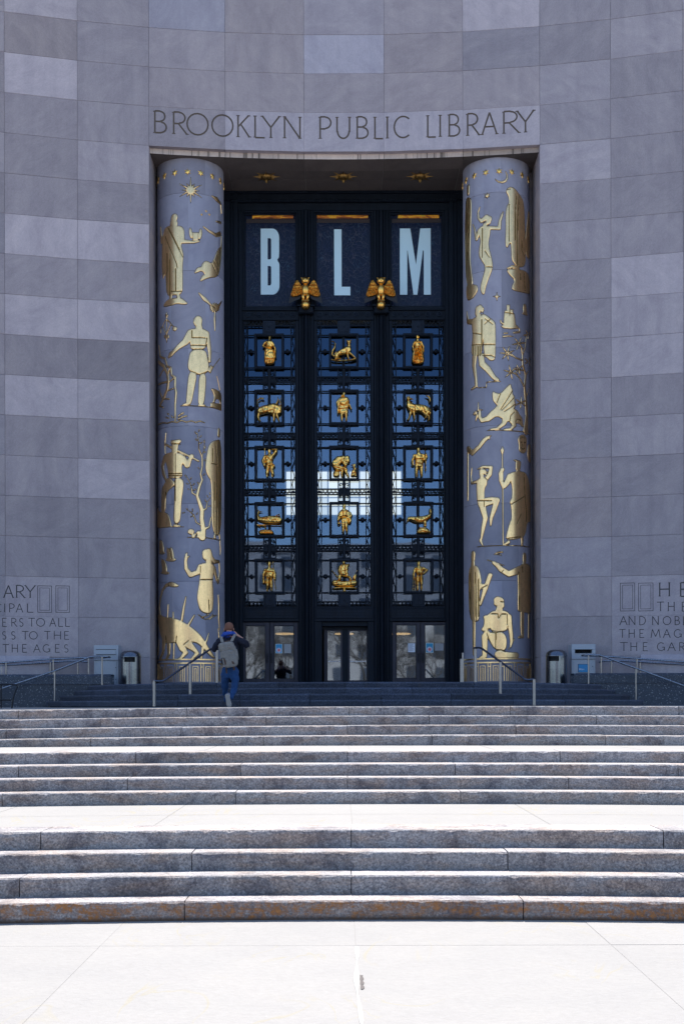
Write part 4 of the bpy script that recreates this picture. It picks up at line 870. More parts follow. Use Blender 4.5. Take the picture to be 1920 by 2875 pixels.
RIGHT = [
 (1, 'gilded_star', 'gilded six-pointed star below the crescent', [('STAR', (412, 632))]),
 (1, 'gilded_moon', 'gilded crescent moon', [Cc((690,270,3),(712,320,8),(712,370,13),(685,412,15),(640,430,15),(590,425,10),(555,405,6),(532,382,3))]),
 (1, 'gilded_figure', 'gilded draped figure standing on a cloud at the inner edge', [
  Cc((130,500,32),(128,600,30)), Sg((100,660),(165,665),(182,720),(176,1000),(158,1500),(172,1700),(212,1970),(150,1965),(100,1950),(82,1300),(88,900)), Sg((108,1985),(150,1930),(200,1965),(268,1975),(278,2050),(232,2130),(190,2180),(118,2215),(102,2080)), Gr((125,700),(120,1900)), Gr((150,850),(130,1600)), Gr((105,1200),(108,1900))]),
 (1, 'gilded_figure', 'gilded slender floating woman with streaming hair and lifted arms', [
  Cc((438,980,44),(430,1030,36)), Cc((400,960,42),(330,1012,28),(285,970,16),(278,880,13),(306,800,4)), Cc((380,1070,32),(375,1110,42)), Sg((310,1095),(390,1078),(462,1110),(458,1200),(435,1290),(436,1400),(472,1530),(498,1660),(488,1750),(430,1890),(388,2020),(372,2115),(340,2115),(305,2020),(350,1850),(392,1700),(340,1620),(283,1530),(298,1400),(315,1300),(275,1160)),
  Cc((430,1115,28),(592,1122,25),(605,1010,18),(635,920,15),(652,875,6)), Cc((295,1150,26),(255,1285,24),(226,1130,12),(200,1065,8)), Gr((345,1120),(340,1560)), Gr((400,1700),(490,1705)), Gr((380,1460),(450,1560))]),
 (1, 'gilded_figure', 'gilded hooded old figure standing on a crag', [
  Sg((698,545),(730,510),(775,498),(820,520),(900,620),(960,720),(975,1000),(985,1400),(985,1725),(780,1680),(775,1340),(745,1350),(715,1425),(685,1370),(695,1100),(690,900),(710,775),(742,740),(735,640),(702,590)), Cc((715,1720,8),(790,1695,22),(880,1715,22)),
  Sg((698,1745),(780,1730),(980,1760),(1035,1830),(1050,2100),(1000,2105),(790,2060),(780,1985),(830,1900),(760,1840)), Sg((1030,850),(1045,900),(1048,1595),(985,1560),(985,1230),(1000,1100),(1015,950)),
  Gr((850,640),(830,900),(830,1300)), Gr((885,680),(865,1000),(860,1680)), Gr((740,760),(740,1320)), Gr((700,545),(760,530)), Gr((930,1300),(925,1450),(970,1560)), Gr((905,1800),(910,1900)), Gr((960,1800),(975,2060))]),
 (2, 'gilded_star', 'gilded compass star with a round centre', [Cc((585,120,24)), Cc((585,55,2),(585,120,7),(585,190,2)), Cc((525,120,2),(585,120,7),(640,120,2))]),
 (2, 'gilded_figure', 'gilded armoured man in a pleated kilt and long cloak descending a step', [
  Cc((290,320,52),(280,385,44)), Cc((320,285,34),(365,310,16)), Cc((340,320,24),(380,345,6)), Cc((340,340,20),(368,372,5)), Cc((300,420,42),(300,455,60)), Sg((190,470),(330,430),(400,440),(385,700),(362,830),(352,1045),(190,1062),(188,900),(208,750),(195,600)),
  Sg((335,415),(380,393),(440,430),(540,505),(566,560),(566,1080),(530,1135),(470,1125),(440,1090),(380,1050),(370,600)), Cc((195,520,40),(135,520,36),(115,360,8)), Cc((235,1060,46),(225,1200,38),(255,1400,24),(262,1530,24),(190,1582,14)), Cc((335,1060,50),(352,1180,50),(440,1260,46),(540,1395,32),(590,1428,28)),
  Cc((290,1556,5),(420,1550,5),(425,1466,5),(540,1462,5),(640,1455,5)), Gr((190,890),(350,880)), *[Gr((x,900),(x,1050)) for x in (215,242,270,298,325)], Gr((350,480),(350,1040)), Gr((400,470),(520,560)), Gr((395,560),(490,470)), Gr((380,880),(560,880)), Gr((210,700),(350,720)), Gr((365,1050),(500,1050),(555,1080))]),
 (2, 'gilded_castle', 'gilded towered castle on a rock above the sea', [
  Pg((740,253),(788,253),(788,325),(838,328),(838,372),(860,400),(880,560),(905,625),(800,632),(690,622),(648,590),(690,560),(700,400),(712,340),(740,340)), Cc((645,500,12),(655,535,12),(695,550,14)), Cc((890,590,18),(938,630,10),(940,680,14),(850,690,12)), Cc((700,700,10),(750,695,9)), Cc((692,750,16),(760,742,9),(840,750,4)), Gr((712,375),(860,400)), Gr((785,330),(785,420))]),
 (2, 'gilded_bird', 'gilded bird flying above the palm tree', [Sg((990,240),(1042,240),(1052,390),(1072,425),(1020,412),(978,390),(1002,370))]),
 (2, 'gilded_tree', 'gilded branching tree with star-shaped leaf clusters', [
  Cc((1040,2230,70),(1055,2000,42),(1040,1750,36),(1020,1550,26),(1035,1350,24),(992,1200,20),(985,1050,13),(1030,920,11),(1040,770,6),(1060,700,4)), Cc((970,1120,13),(880,1085,10),(822,1032,7),(762,1018,5)), Cc((985,1050,10),(968,930,7),(932,870,4)), Cc((1005,1530,14),(940,1400,10),(872,1335,5)), Cc((1050,1690,8),(1088,1560,4)), Cc((1045,1350,9),(1075,1290,5)),
  *[Cc((cx+math.cos(a)*14, cy+math.sin(a)*14, 4), (cx+math.cos(a)*r*.6, cy+math.sin(a)*r*.6, 11), (cx+math.cos(a)*r, cy+math.sin(a)*r, 3)) for cx, cy, r, n, a0 in ((748,1015,115,7,.5),(802,1312,112,6,.3),(930,860,105,6,.9),(925,1270,80,6,.2),(962,1790,95,6,.6),(1075,715,75,5,.4),(1080,1140,70,5,0.)) for a in [a0+2*PI*k/n for k in range(n)]]]),
 (2, 'gilded_figure', 'gilded crouching winged dragon', [
  Cc((250,1950,30),(232,1965,24)), Cc((275,1990,22),(255,2075,8)), Cc((292,1910,14),(296,1790,4)), Cc((310,1900,5),(360,1905,4)), Cc((315,1930,20),(312,2010,28),(352,2072,32),(450,2040,46),(540,1960,58),(640,1920,95),(740,1960,112),(850,2000,110),(940,2060,66),(985,2150,22)),
  Sg((518,1605),(560,1630),(590,1640),(640,1650),(720,1560),(802,1482),(815,1560),(835,1592),(825,1640),(866,1700),(858,1740),(885,1815),(850,1900),(760,1960),(640,1900),(578,1820),(530,1770),(513,1690)), Cc((720,2050,48),(692,2120,32),(590,2200,22),(495,2208,14)), Cc((830,2080,52),(862,2140,32),(800,2205,20),(705,2212,14)), Cc((440,2226,5),(800,2232,5),(1100,2290,6)),
  Gr((585,1790),(640,1650)), Gr((640,1900),(830,1600)), Gr((660,1910),(850,1720)), Gr((700,1930),(870,1820)), Gr((780,2100),(800,1990),(860,1940)), Gr((880,2090),(900,2050),(960,2070))]),
 (3, 'gilded_figure', 'gilded outstretched arm of a figure at the inner edge', [Cc((150,430,46),(225,505,44),(340,400,36),(430,280,36),(500,230,26)), Cc((500,230,12),(542,205,8)), Cc((480,250,14),(520,260,8)), Cc((440,250,12),(470,210,6)), Cc((145,480,22),(145,1200,24),(145,1330,12))]),
 (3, 'gilded_figure', 'gilded dancing woman with one knee raised and an arm over her head', [
  Cc((385,820,46),(378,870,38)), Cc((312,785,7),(400,745,22),(548,752,26),(520,880,38),(470,950,36)), Cc((430,810,24),(470,840,10)), Cc((430,850,24),(462,880,10)), Cc((388,900,34),(390,950,44)), Sg((320,950),(430,915),(482,970),(472,1065),(430,1130),(430,1270),(445,1440),(345,1472),(308,1380),(298,1200),(292,1040)),
  Cc((320,1000,30),(212,1030,20),(200,900,14),(216,760,7)), Cc((410,1370,80),(560,1330,64),(650,1320,46),(600,1480,42),(545,1640,28),(540,1765,11)), Cc((400,1450,58),(448,1630,44),(410,1800,36),(380,1980,20),(362,2020,26),(402,2110,10)), Gr((310,1335),(560,1335)), Gr((430,1320),(430,1440)), Gr((480,970),(440,930))]),
 (3, 'gilded_figure', 'gilded bearded man in a long wrap leaning on a spear', [
  Cc((745,400,7),(740,455,30),(742,530,9)), Cc((742,520,9),(757,2110,9)), Cc((1020,690,58),(1012,770,50)), Cc((985,640,20),(935,625,5)), Cc((1000,850,40),(990,890,20)), Sg((860,850),(960,828),(1080,825),(1155,860),(1200,1000),(1222,1300),(1228,1700),(1165,1700),(1142,1940),(1000,2000),(835,2015),(798,1970),(870,1700),(905,1640),(900,1450),(868,1340),(912,1270),(915,1100),(885,1000)),
  Cc((870,910,52),(820,1020,48),(765,1090,36),(715,980,30),(708,860,30),(742,790,34)), Cc((850,2050,28),(785,2090,18)), Cc((1085,1980,32),(1085,2095,22)), Cc((310,2135,5),(700,2112,5),(1000,2115,5),(1205,2140,5)),
  Gr((890,1400),(1110,1260)), Gr((1110,860),(1125,1300),(1150,1500),(1150,1700)), Gr((1060,1560),(990,1740)), Gr((830,1990),(1060,1960))]),
 (3, 'gilded_mask', 'gilded smiling theatre mask', [Sg((1008,260),(1040,205),(1090,182),(1140,210),(1162,270),(1160,320),(1150,515),(1030,500),(1025,330)), Gr((1060,410),(1090,440),(1125,420)), Gr((1055,320),(1080,320)), Gr((1110,325),(1135,325)), Gr((1085,345),(1085,390)), *[Gr((x,215),(x,250)) for x in (1045,1070,1095,1120)]]),
 (3, 'gilded_mask', 'gilded theatre mask at the outer edge', [Sg((1172,380),(1208,345),(1245,380),(1245,680),(1180,655))]),
 (4, 'gilded_figure', 'gilded robed figure holding a rolled scroll', [
  Cc((215,305,42),(210,400,40)), Cc((210,440,36),(210,500,40)), Sg((148,520),(250,480),(305,530),(345,700),(340,870),(310,900),(315,1350),(260,1380),(160,1340),(142,900)), Cc((320,790,36),(350,820,42),(425,810,28)), Cc((480,645,36),(400,870,38),(328,1105,20)), Cc((225,1370,34),(225,1880,26)),
  Gr((175,540),(165,1300)), Gr((250,600),(260,1350)), Gr((300,700),(300,1300)), Gr((350,850),(440,800))]),
 (4, 'gilded_figure', 'gilded painter in a smock reaching out with a long brush', [
  Cc((1020,340,48),(1018,410,44)), Cc((1015,440,38),(1010,490,44)), Sg((930,500),(1000,462),(1080,468),(1132,560),(1148,900),(1132,1010),(1122,1265),(940,1215),(908,1205),(915,800),(908,640)), Cc((935,565,62),(770,625,46),(660,560,44),(590,490,32),(540,450,28)), Cc((440,405,7),(700,490,4)), Cc((985,1225,42),(982,1450,38),(988,1600,32),(930,1622,16)), Cc((1085,1270,30),(1082,1620,26)),
  Gr((975,470),(985,600)), Gr((925,590),(935,1200)), Gr((1100,700),(1110,950)), Gr((660,600),(690,560))]),
 (4, 'gilded_figure', 'gilded kneeling sculptor with rolled sleeves holding a small statue', [
  Cc((625,1060,74),(645,1120,56)), Cc((600,1040,62),(580,1090,40)), Cc((625,1170,48),(620,1220,60)), Sg((465,1235),(550,1195),(690,1192),(785,1235),(812,1400),(750,1430),(745,1535),(480,1535),(490,1400),(450,1330)), Cc((775,1300,46),(790,1440,40),(812,1600,32),(815,1700,24),(800,1770,12)), Cc((860,1650,5),(800,1750,6),(768,1810,5)), Cc((470,1290,40),(462,1460,32)),
  Sg((365,1295),(420,1262),(462,1290),(445,1450),(452,1530),(350,1530),(342,1485),(380,1440),(388,1340)), Cc((430,1570,58),(392,1610,50),(395,1750,44),(392,1920,38),(318,1945,16)), Sg((470,1535),(738,1535),(740,1850),(560,1825),(480,1700),(430,1600)), Cc((612,1890,60),(760,1900,48),(890,1905,46)),
  Gr((500,1252),(600,1255),(610,1325),(660,1255),(730,1255)), Gr((480,1535),(560,1550),(650,1530),(745,1530)), Gr((745,1260),(745,1420)), Gr((570,1560),(565,1820),(650,1820),(720,1850)), Gr((640,1060),(720,1070)), Gr((430,1560),(480,1700))]),
 (4, 'gilded_ornament', 'gilded fine line drawing above the sculptor', [Cc((540,318,3),(600,280,4),(680,272,3)), Cc((560,312,3),(630,290,4),(680,290,3)), Cc((560,318,3),(650,325,3),(655,340,2))]),
]
def stone_column(cx, data, regions, label, joff):
    root = empty('portal_column', (cx, CYY, ZT)); tag(root, label, 'column', 'round columns flanking the portal')
    uv = col_uv(cx)
    def mp(u, v, h): 
        r = CR+h; t = u/CR; return (r*math.sin(t), -r*math.cos(t), v-ZT)
    # drums
    zs = [2.20, 2.33, 3.0]+[3.0+2.2*k for k in range(1, 7)]+[ZC]
    for i, (z0, z1) in enumerate(zip(zs[:-1], zs[1:])):
        o0 = (-28 if (i+joff) % 2 == 0 else 2)
        rad = CR+(.035 if i == 0 else 0)
        for j in range(6):
            a0, a1 = R_(o0+60*j)+.0016, R_(o0+60*(j+1))-.0016; n = 14; vs_ = []
            for q in range(n+1):
                a = a0+(a1-a0)*q/n
                for r, z in ((rad-.01, z0+.001), (rad, z0+.006), (rad, z1-.006), (rad-.01, z1-.001)): vs_.append((r*math.sin(a), -r*math.cos(a), z-ZT))
            mb = MB().add(vs_, [(4*q+k, 4*q+4+k, 4*q+5+k, 4*q+1+k) for q in range(n) for k in range(3)])
            me = mb.mesh('stone_drum', M['dark_step'] if i == 0 else M['column']); smooth_by_angle(me, 20)
            o = link('stone_drum', me, root); o['tone'] = random.uniform(-.25, .35); o['hue'] = random.uniform(.6, .95)
    MB().lathe([(CR-.012, 0), (CR-.012, ZC-ZT)], n=48).build('core', M['mortar'], root, smooth=True)
    # stars round the top
    gl = []
    for k in range(-4, 5):
        a = R_(22.5*k+(2 if cx < 0 else -2)); u = CR*a
        me = relief_mesh('gilded_star', [('P', star_poly(u, 16.79, .105))], .009, .022, .03, mp, M['gold']); link('gilded_star', me, root)
    for reg, nm, lab, prims in data:
        R0 = regions[reg]; q = []
        rs = 36.0/FPX
        for p in prims:
            if p[0] == 'SUN':
                u, v = uv(R0[0]+p[1][0]*R0[2], R0[1]+p[1][1]*R0[2]); pts = []
                for k in range(24):
                    a = PI/2+PI*k/12
                    if k % 2: r = .10
                    else:
                        m_ = (k//2) % 3; r = .37 if k in (0, 12) else (.37 if m_ == 2 or k in (4, 20, 8, 16) else .245)
                        if k in (6, 18): r = .25
                        if k in (2, 22, 10, 14): r = .22
                    pts.append((u+r*math.cos(a), v+r*math.sin(a)))
                q.append(('P', pts))
            elif p[0] == 'STAR':
                u, v = uv(R0[0]+p[1][0]*R0[2], R0[1]+p[1][1]*R0[2]); q.append(('P', star_poly(u, v, .088)))
            else:
                ok = conv_prims([p], R0, uv, rs)[0]
                if p[0] == 'G': ok = ('G', [(a, b, .0015) for a, b, _ in ok[1]])
                q.append(ok)
        thin = nm in ('gilded_star', 'gilded_moon', 'gilded_castle')
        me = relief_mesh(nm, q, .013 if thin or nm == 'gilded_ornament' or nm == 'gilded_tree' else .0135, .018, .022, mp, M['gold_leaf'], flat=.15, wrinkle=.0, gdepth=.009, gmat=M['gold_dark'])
        o = link(nm, me, root); o['label'] = lab
        me = relief_mesh('edge_shade_outline', [x for x in q if x[0] != 'G'], .017, .004, .02, mp, M['outline'], flat=0, wrinkle=0, inflate=.008); link('edge_shade_outline', me, o)  # flat dark layer painting the shade of a sunken edge round each relief
    if cx < 0:
        for (a, b) in ((727,915),(793,862),(842,915)):
            u, v = uv(430+a*.18733, 430+b*.18733); link('gilded_star', relief_mesh('gilded_star', [('P', star_poly(u, v, .05, 4, .3))], .009, .025, .04, mp, M['gold']), root)
    # gold rings and fretwork at the foot
    for z, nm in ((2.99, 'gilded_ring'), (2.885, 'gilded_ring')):
        MB().lathe([(CR-.005, z-ZT-.022), (CR+.02, z-ZT-.018), (CR+.02, z-ZT+.018), (CR-.005, z-ZT+.022)], n=64).build(nm, M['gold_leaf'], root, smooth=False)
    mb = MB()
    def vb(u, z0, z1, w=.018):
        for k in (0,):
            a, b = (u-w/2)/CR, (u+w/2)/CR; r0, r1 = CR-.004, CR+.016
            mb.add([(r*math.sin(t), -r*math.cos(t), z-ZT) for z in (z0, z1) for t in (a, b) for r in (r0, r1)], [(1,3,7,5),(0,1,5,4),(2,6,7,3),(4,5,7,6),(0,2,3,1)])
    def hb(u0, u1, z, h=.018):
        n = max(1, int((u1-u0)/.06))
        for k in range(n):
            a, b = (u0+(u1-u0)*k/n)/CR, (u0+(u1-u0)*(k+1)/n)/CR; r0, r1 = CR-.004, CR+.016
            mb.add([(r*math.sin(t), -r*math.cos(t), zz-ZT) for zz in (z-h/2, z+h/2) for t in (a, b) for r in (r0, r1)], [(1,3,7,5),(4,5,7,6),(0,2,3,1)])
    per = .375; nper = int(2*PI*CR/per); per = 2*PI*CR/nper
    for k in range(nper):
        u = -PI*CR+k*per
        vb(u, 2.36, 2.87); vb(u+.075, 2.36, 2.87); hb(u, u+.075, 2.775)
        vb(u+.145, 2.36, 2.79); vb(u+.30, 2.36, 2.79); hb(u+.145, u+.30, 2.79)
        vb(u+.195, 2.36, 2.73); vb(u+.25, 2.36, 2.73); hb(u+.195, u+.25, 2.73)
    o = mb.build('gilded_fretwork', M['gold_leaf'], root)
    return root
CXL = unproj(536, 1100, CYY)[0]; CXR = unproj(1393.5, 1100, CYY)[0]
stone_column(CXL, LEFT, ZLA, 'round column left of the bronze doors with a gilded sunburst at its top and a gilded dinosaur at its foot', 0)
stone_column(CXR, RIGHT, ZRA, 'round column right of the bronze doors with a gilded crescent moon and a gilded winged dragon', 1)
# ------------------------------------------------------------------ bronze entrance screen
YS = 37.7
KD = 1920/1568
def FX(dx, dy=1000): return unproj(dx*KD, dy*KD, YS)[0]
def FZ(dy): return 1.70+(CY-dy*KD)/FPX*YS
SC0 = (0, YS, ZT)
screen = empty('entrance_screen', SC0); tag(screen, 'tall blackened bronze screen of three glazed bays with gilded figures and doors below', 'entrance')
def fb(mb, x0, x1, y0, y1, f, b, mi=0, bev=0.0):
    """display rectangle x0..x1, y0 (top)..y1 (bottom); f / b = front and back distance from the screen plane"""
    ym = (y0+y1)/2
    return mb.box(FX(x0, 1000), FX(x1, 1000), f, b, FZ(y1)-ZT, FZ(y0)-ZT, mi, bev)
BR = M['bronze']; BE = M['bronze_edge']
zb = 1585     # display row of the floor at the screen
fr = MB()
for a, b, f in ((512,530,-.16),(530,537,-.10),(537,548,-.13),(548,557,-.04)): fb(fr, a, b, 441, zb, f, .3, 0, .012)
for a, b, f in ((1048,1066,-.16),(1040,1048,-.10),(1029,1040,-.13),(1020,1029,-.04)): fb(fr, a, b, 441, zb, f, .3, 0, .012)
fr.build('jamb_frame', BR, screen)
hd = MB()
for a, b, f in ((438,447,-.18),(447,460,-.12),(460,466,-.16),(466,483,-.05)): fb(hd, 512, 1066, a, b, f, .3, 0, .01)
hd.build('head_frame', BR, screen)
for y, n in ((444, 96), (463, 88)):
    be = MB()
    for k in range(n):
        x = 520+(1058-520)*k/(n-1); cxx, czz = FX(x), FZ(y)-ZT; s = .022
        be.add([(cxx-s,-.185,czz-s),(cxx+s,-.185,czz-s),(cxx+s,-.185,czz+s),(cxx-s,-.185,czz+s),(cxx,-.215,czz)], [(0,1,4),(1,2,4),(2,3,4),(3,0,4)])
    o = be.build('bead_row', BE, screen); o['kind'] = 'stuff'
BAYS = [(557,685,617,0),(720,857,788,1),(892,1020,958,2)]
for a, b in ((685,720),(857,892)):
    mu = MB()
    fb(mu, a, b, 483, zb, -.02, .3, 0, .01)
    c = (a+b)/2
    fb(mu, a+1, a+5, 483, zb, -.07, .0, 0, .01); fb(mu, b-5, b-1, 483, zb, -.07, .0, 0, .01)
    fb(mu, c-9, c-5, 483, zb, -.12, -.01, 0, .02); fb(mu, c+5, c+9, 483, zb, -.12, -.01, 0, .02)
    fb(mu, c-4.5, c+4.5, 724, zb, -.20, -.01, 0, .05)
    fb(mu, c-4.0, c+4.0, 483, 712, -.14, -.01, 0, .03)
    mu.build('mullion', BR, screen)
    MB_ = MB(); fb(MB_, c-17, c+17, 708, 724, -.30, .0, 0, .03); fb(MB_, c-20, c+20, 705, 709, -.33, .0, 0, .01); MB_.build('bracket', BR, screen)
    for dy_ in (641, 652):
        for s in (-11, 11): pass
# stained pane pattern for the top windows
pm = mat('patterned_spandrel_glass', (.03,.04,.08), .25); t = NT(pm); co = t.node('ShaderNodeNewGeometry').outputs['Position']
nz = t.node('ShaderNodeTexNoise'); t.l.new(co, nz.inputs['Vector']); nz.inputs['Scale'].default_value = 2.6; nz.inputs['Detail'].default_value = 2
wv = t.node('ShaderNodeVectorMath', operation='MULTIPLY_ADD'); t.l.new(nz.outputs['Color'], wv.inputs[0]); wv.inputs[1].default_value = (.9,.9,.9); t.l.new(co, wv.inputs[2])
v1 = t.voro(wv.outputs[0], 5.5, feat='DISTANCE_TO_EDGE'); n2 = t.noise(co, 3.2, 3, .6)
lines = t.ramp(v1, [(.015, 1.0), (.055, 0.0)])
colr = t.ramp(n2, [(.35, (.035,.045,.12)), (.5, (.08,.07,.085)), (.65, (.04,.085,.14))])
t.color(t.mix((.006,.011,.034), colr, t.math('MULTIPLY', lines, .5))); t.bump(v1, .4, .01)
t.b.inputs['Coat Weight'].default_value = .08; t.b.inputs['Specular IOR Level'].default_value = .15
amber = mat('amber_lit_strip', (.10,.03,.0), .4); t = NT(amber); co = t.node('ShaderNodeNewGeometry').outputs['Position']
nn = t.noise(t.mapping(co, scale=(1,1,5)), 3.5, 4, .7, .5)
ec = t.ramp(nn, [(.34, (.05,.008,0)), (.47, (.34,.09,.005)), (.56, (.80,.42,.02)), (.66,(.30,.30,.03))]); t.l.new(ec, t.b.inputs['Emission Color']); t.b.inputs['Emission Strength'].default_value = .19
for a, b, c, k in BAYS:
    w = MB()
    for x0, x1, y0, y1 in ((a,b,483,487),(a,b,703,709),(a,a+4,487,703),(b-4,b,487,703)): fb(w, x0, x1, y0, y1, -.03, .25, 0, .01)
    w.build('window_frame', BR, screen)
    w = MB()
    for x0, x1, y0, y1 in ((a+4,b-4,487,489.5),(a+4,b-4,700,703),(a+4,a+6.5,489.5,700),(b-6.5,b-4,489.5,700)): fb(w, x0, x1, y0, y1, .04, .25, 0, .01)
    w.build('window_bead', BE, screen)
    fb(MB(), a+4, b-4, 486, 704, .15, .17).build('window_pane', pm, screen)
    fb(MB(), a+22 if k != 1 else a+8, b-12, 488.5, 495.5, .12, .149).build('amber_strip', amber, screen)
    fb(MB(), a+8, b-8, 497, 506, .135, .149).build('amber_strip', mat('dark_amber_glass', (.03,.012,.006), .3), screen)
    # transom with rosettes
    tr = MB(); fb(tr, a, b, 709, 713, -.10, .25, 0, .01); fb(tr, a, b, 713, 730, -.04, .25, 0, .0); fb(tr, a, b, 730, 735, -.09, .25, 0, .01); tr.build('transom', BR, screen)
    for q in range(5):
        x = a+(b-a)*(q+.5)/5; cx_, cz_ = FX(x), FZ(721.5)-ZT
        ro = MB(); ro.add([(cx_+r*math.cos(2*PI*j/12), -.04-h, cz_+r*math.sin(2*PI*j/12)) for r, h in ((.085,0),(.075,.03),(.05,.03),(.04,.01),(.025,.035)) for j in range(12)],
            [(i*12+j, i*12+(j+1) % 12, (i+1)*12+(j+1) % 12, (i+1)*12+j) for i in range(4) for j in range(12)]+[tuple(48+j for j in range(12))]); ro.build('rosette', BE, screen)
        if q < 4:
            x = a+(b-a)*(q+1)/5; wvb = MB(); wvb.tube([(FX(x)-.05, -.05, cz_-.05), (FX(x)-.02, -.055, cz_+.03), (FX(x)+.02, -.055, cz_-.03), (FX(x)+.05, -.05, cz_+.05)], .009, 5); wvb.build('scroll', BE, screen)
# ---- grilles
RC = [805.5, 934, 1062.5, 1191.5, 1321.5]
RB = [741, 870.5, 999, 1128, 1257, 1386]      # horizontal band centres
def bar(mb, x0, y0, x1, y1, w, f=-.03, b=.03):
    """straight bar between display points"""
    ax, az, bx, bz = FX(x0), FZ(y0)-ZT, FX(x1), FZ(y1)-ZT; dx, dz = bx-ax, bz-az; L = math.hypot(dx, dz); nx, nz_ = -dz/L*w/2, dx/L*w/2
    mb.prism([(ax+nx, az+nz_), (bx+nx, bz+nz_), (bx-nx, bz-nz_), (ax-nx, az-nz_)], f, b)
HW = 7.2     # half frame helper
for a, b, c, k in BAYS:
    gp = empty('grille_panel', (0, 0, 0)); gp.parent = screen
    xo0, xi0, xi1, xo1 = (a+1.5, a+10, b-14-0, b-5) if k == 1 else (a+1, a+10.5, b-13.5, b-4)
    if k == 1: xo0, xi0, xi1, xo1 = 727, 736.5, 839, 849.5
    if k == 0: xo0, xi0, xi1, xo1 = 559, 567.5, 667.5, 677
    if k == 2: xo0, xi0, xi1, xo1 = 899, 908, 1008, 1018
    # solid stiles beside the grille
    st_ = MB(); fb(st_, a, xo0-.8, 735, 1392, -.04, .25, 0, .01); fb(st_, xo1+1.2, b, 735, 1392, -.04, .25, 0, .01); st_.build('stile', BR, gp)
    for xx in (xo0, xi0, xi1, xo1):
        g = MB(); fb(g, xx-.95, xx+.95, 735, 1392, -.03, .03); g.build('border_bar', BR, gp)
    for x0, x1 in ((xo0, xi0), (xi1, xo1)):           # wavy bars
        xm = (x0+x1)/2; pts = []
        for i in range(5):
            y0, y1 = RB[i]+8, RB[i+1]-8; am = 2.3
            n = 24; pts = [(FX(xm+am*math.sin(2*PI*3*q/n)), -.012, FZ(y0+(y1-y0)*q/n)-ZT) for q in range(n+1)]
            MB().tube(pts, .012, 5).build('wavy_bar', BR, gp)
            for q in range(7):
                y = y0+(y1-y0)*(q+.5)/7
                MB().ball((FX(xm+(am if q % 2 else -am)*1.4), -.03, FZ(y)-ZT), .022, 6).build('stud', BR, gp) if abs(y-RC[i]) < 60 else None
    for i, y in enumerate(RB):
        hbm = MB()
        for dy_ in (-6.2, 5.8): bar(hbm, xo0-1, y+dy_, xo1+1, y+dy_, .028, -.045, .04)
        hbm.build('cross_bar', BR, gp)
        zg = MB(); nzg = 4
        for x0, x1 in ((xi0, c-15), (c+15, xi1)):
            for q in range(nzg):
                xa, xb = x0+(x1-x0)*q/nzg, x0+(x1-x0)*(q+1)/nzg; xm = (xa+xb)/2
                bar(zg, xa, y+4, xm, y-4, .02, -.03, .02); bar(zg, xm, y-4, xb, y+4, .02, -.028, .018)
        for x0, x1 in ((xo0, xi0), (xi1, xo1)):
            xm = (x0+x1)/2; cz_ = FZ(y)-ZT; cx_ = FX(xm); s = .055
            zg.prism([(cx_-s, cz_), (cx_, cz_-s), (cx_+s, cz_), (cx_, cz_+s)], -.05, -.0)
        zg.build('zigzag_band', BR, gp)['kind'] = 'stuff'
    for i, y in enumerate(RC):
        fx0, fx1, fy0, fy1 = c-33.5, c+34.5, y-40, y+40.5
        if True:
            fm = MB(); e = 5.6
            for f, ee in ((-.09, e), (-.115, e*.45)):
                off = 0 if ee == e else e*.3
                X0, X1, Y0, Y1 = fx0+off, fx1-off, fy0+off, fy1-off
                fb(fm, X0, X1, Y0, Y0+ee, f, .03, 0, .008); fb(fm, X0, X1, Y1-ee, Y1, f, .03, 0, .008)
                fb(fm, X0, X0+ee, Y0+ee, Y1-ee, f, .029, 0, .008); fb(fm, X1-ee, X1, Y0+ee, Y1-ee, f, .029, 0, .008)
            fm.build('cell_frame', BE, gp)
        for yy, wd in ((fy0+3, .03), (fy1-3, .03), (y, .035)):
            for x0, x1 in ((xo0, fx0), (fx1, xo1)):
                if yy == y: x0, x1 = (xi0, fx0) if x0 == xo0 else (fx1, xi1)
                mb = MB(); bar(mb, x0, yy, x1, yy, wd, -.028, .026); mb.build('side_bar', BR, gp)
        for xm in ((xi0+fx0)/2, (fx1+xi1)/2):
            cx_, cz_ = FX(xm), FZ(y)-ZT
            mb = MB().ball((cx_, -.03, cz_), .068, 8, sc=(.9, .6, 1)); bar(mb, xm-3.4, y, xm+3.4, y, .07, -.05, .02); mb.build('knob', BR, gp)
        if (i+k) % 2 == 1 or True:
            mb = MB(); fb(mb, c-3.2, c+3.2, fy0+e, fy1-e, .03, .06)
            if (i+k) % 2 == 1: mb.build('centre_bar', BR, gp)
    for i in range(4):
        y0, y1 = RC[i]+40.5, RC[i+1]-40; sb = MB(); cc = c+.5
        fb(sb, cc-14.5, cc-12.3, y0, y1, -.04, .03); fb(sb, cc+12.3, cc+14.5, y0, y1, -.04, .03); fb(sb, cc-3.4, cc+3.4, y0, y1, -.055, .03, 0, .01)
        fb(sb, cc-14.5, cc+14.5, y1-3, y1, -.042, .028)
        fb(sb, cc-12.3, cc+12.3, (y0+y1)/2-5, (y0+y1)/2+5, -.025, .03)
        for s in (-1, 1):
            for (yy, r) in ((y0+9, .05), (y0+19, .05), ((y0+y1)/2+9, .05), (y1-12, .055)):
                ccx, ccz = FX(cc+s*7.6), FZ(yy)-ZT
                pts = [(ccx+s*(-.065+.0), -.02, ccz+.06)]+[(ccx+s*r*(1-q/16)*math.cos(PI*.9-q*PI*1.6/8), -.02, ccz+r*(1-q/16)*math.sin(PI*.9-q*PI*1.6/8)) for q in range(9)]
                sb.tube(pts, .016, 5)
        sb.build('scroll_bracket', BR, gp)
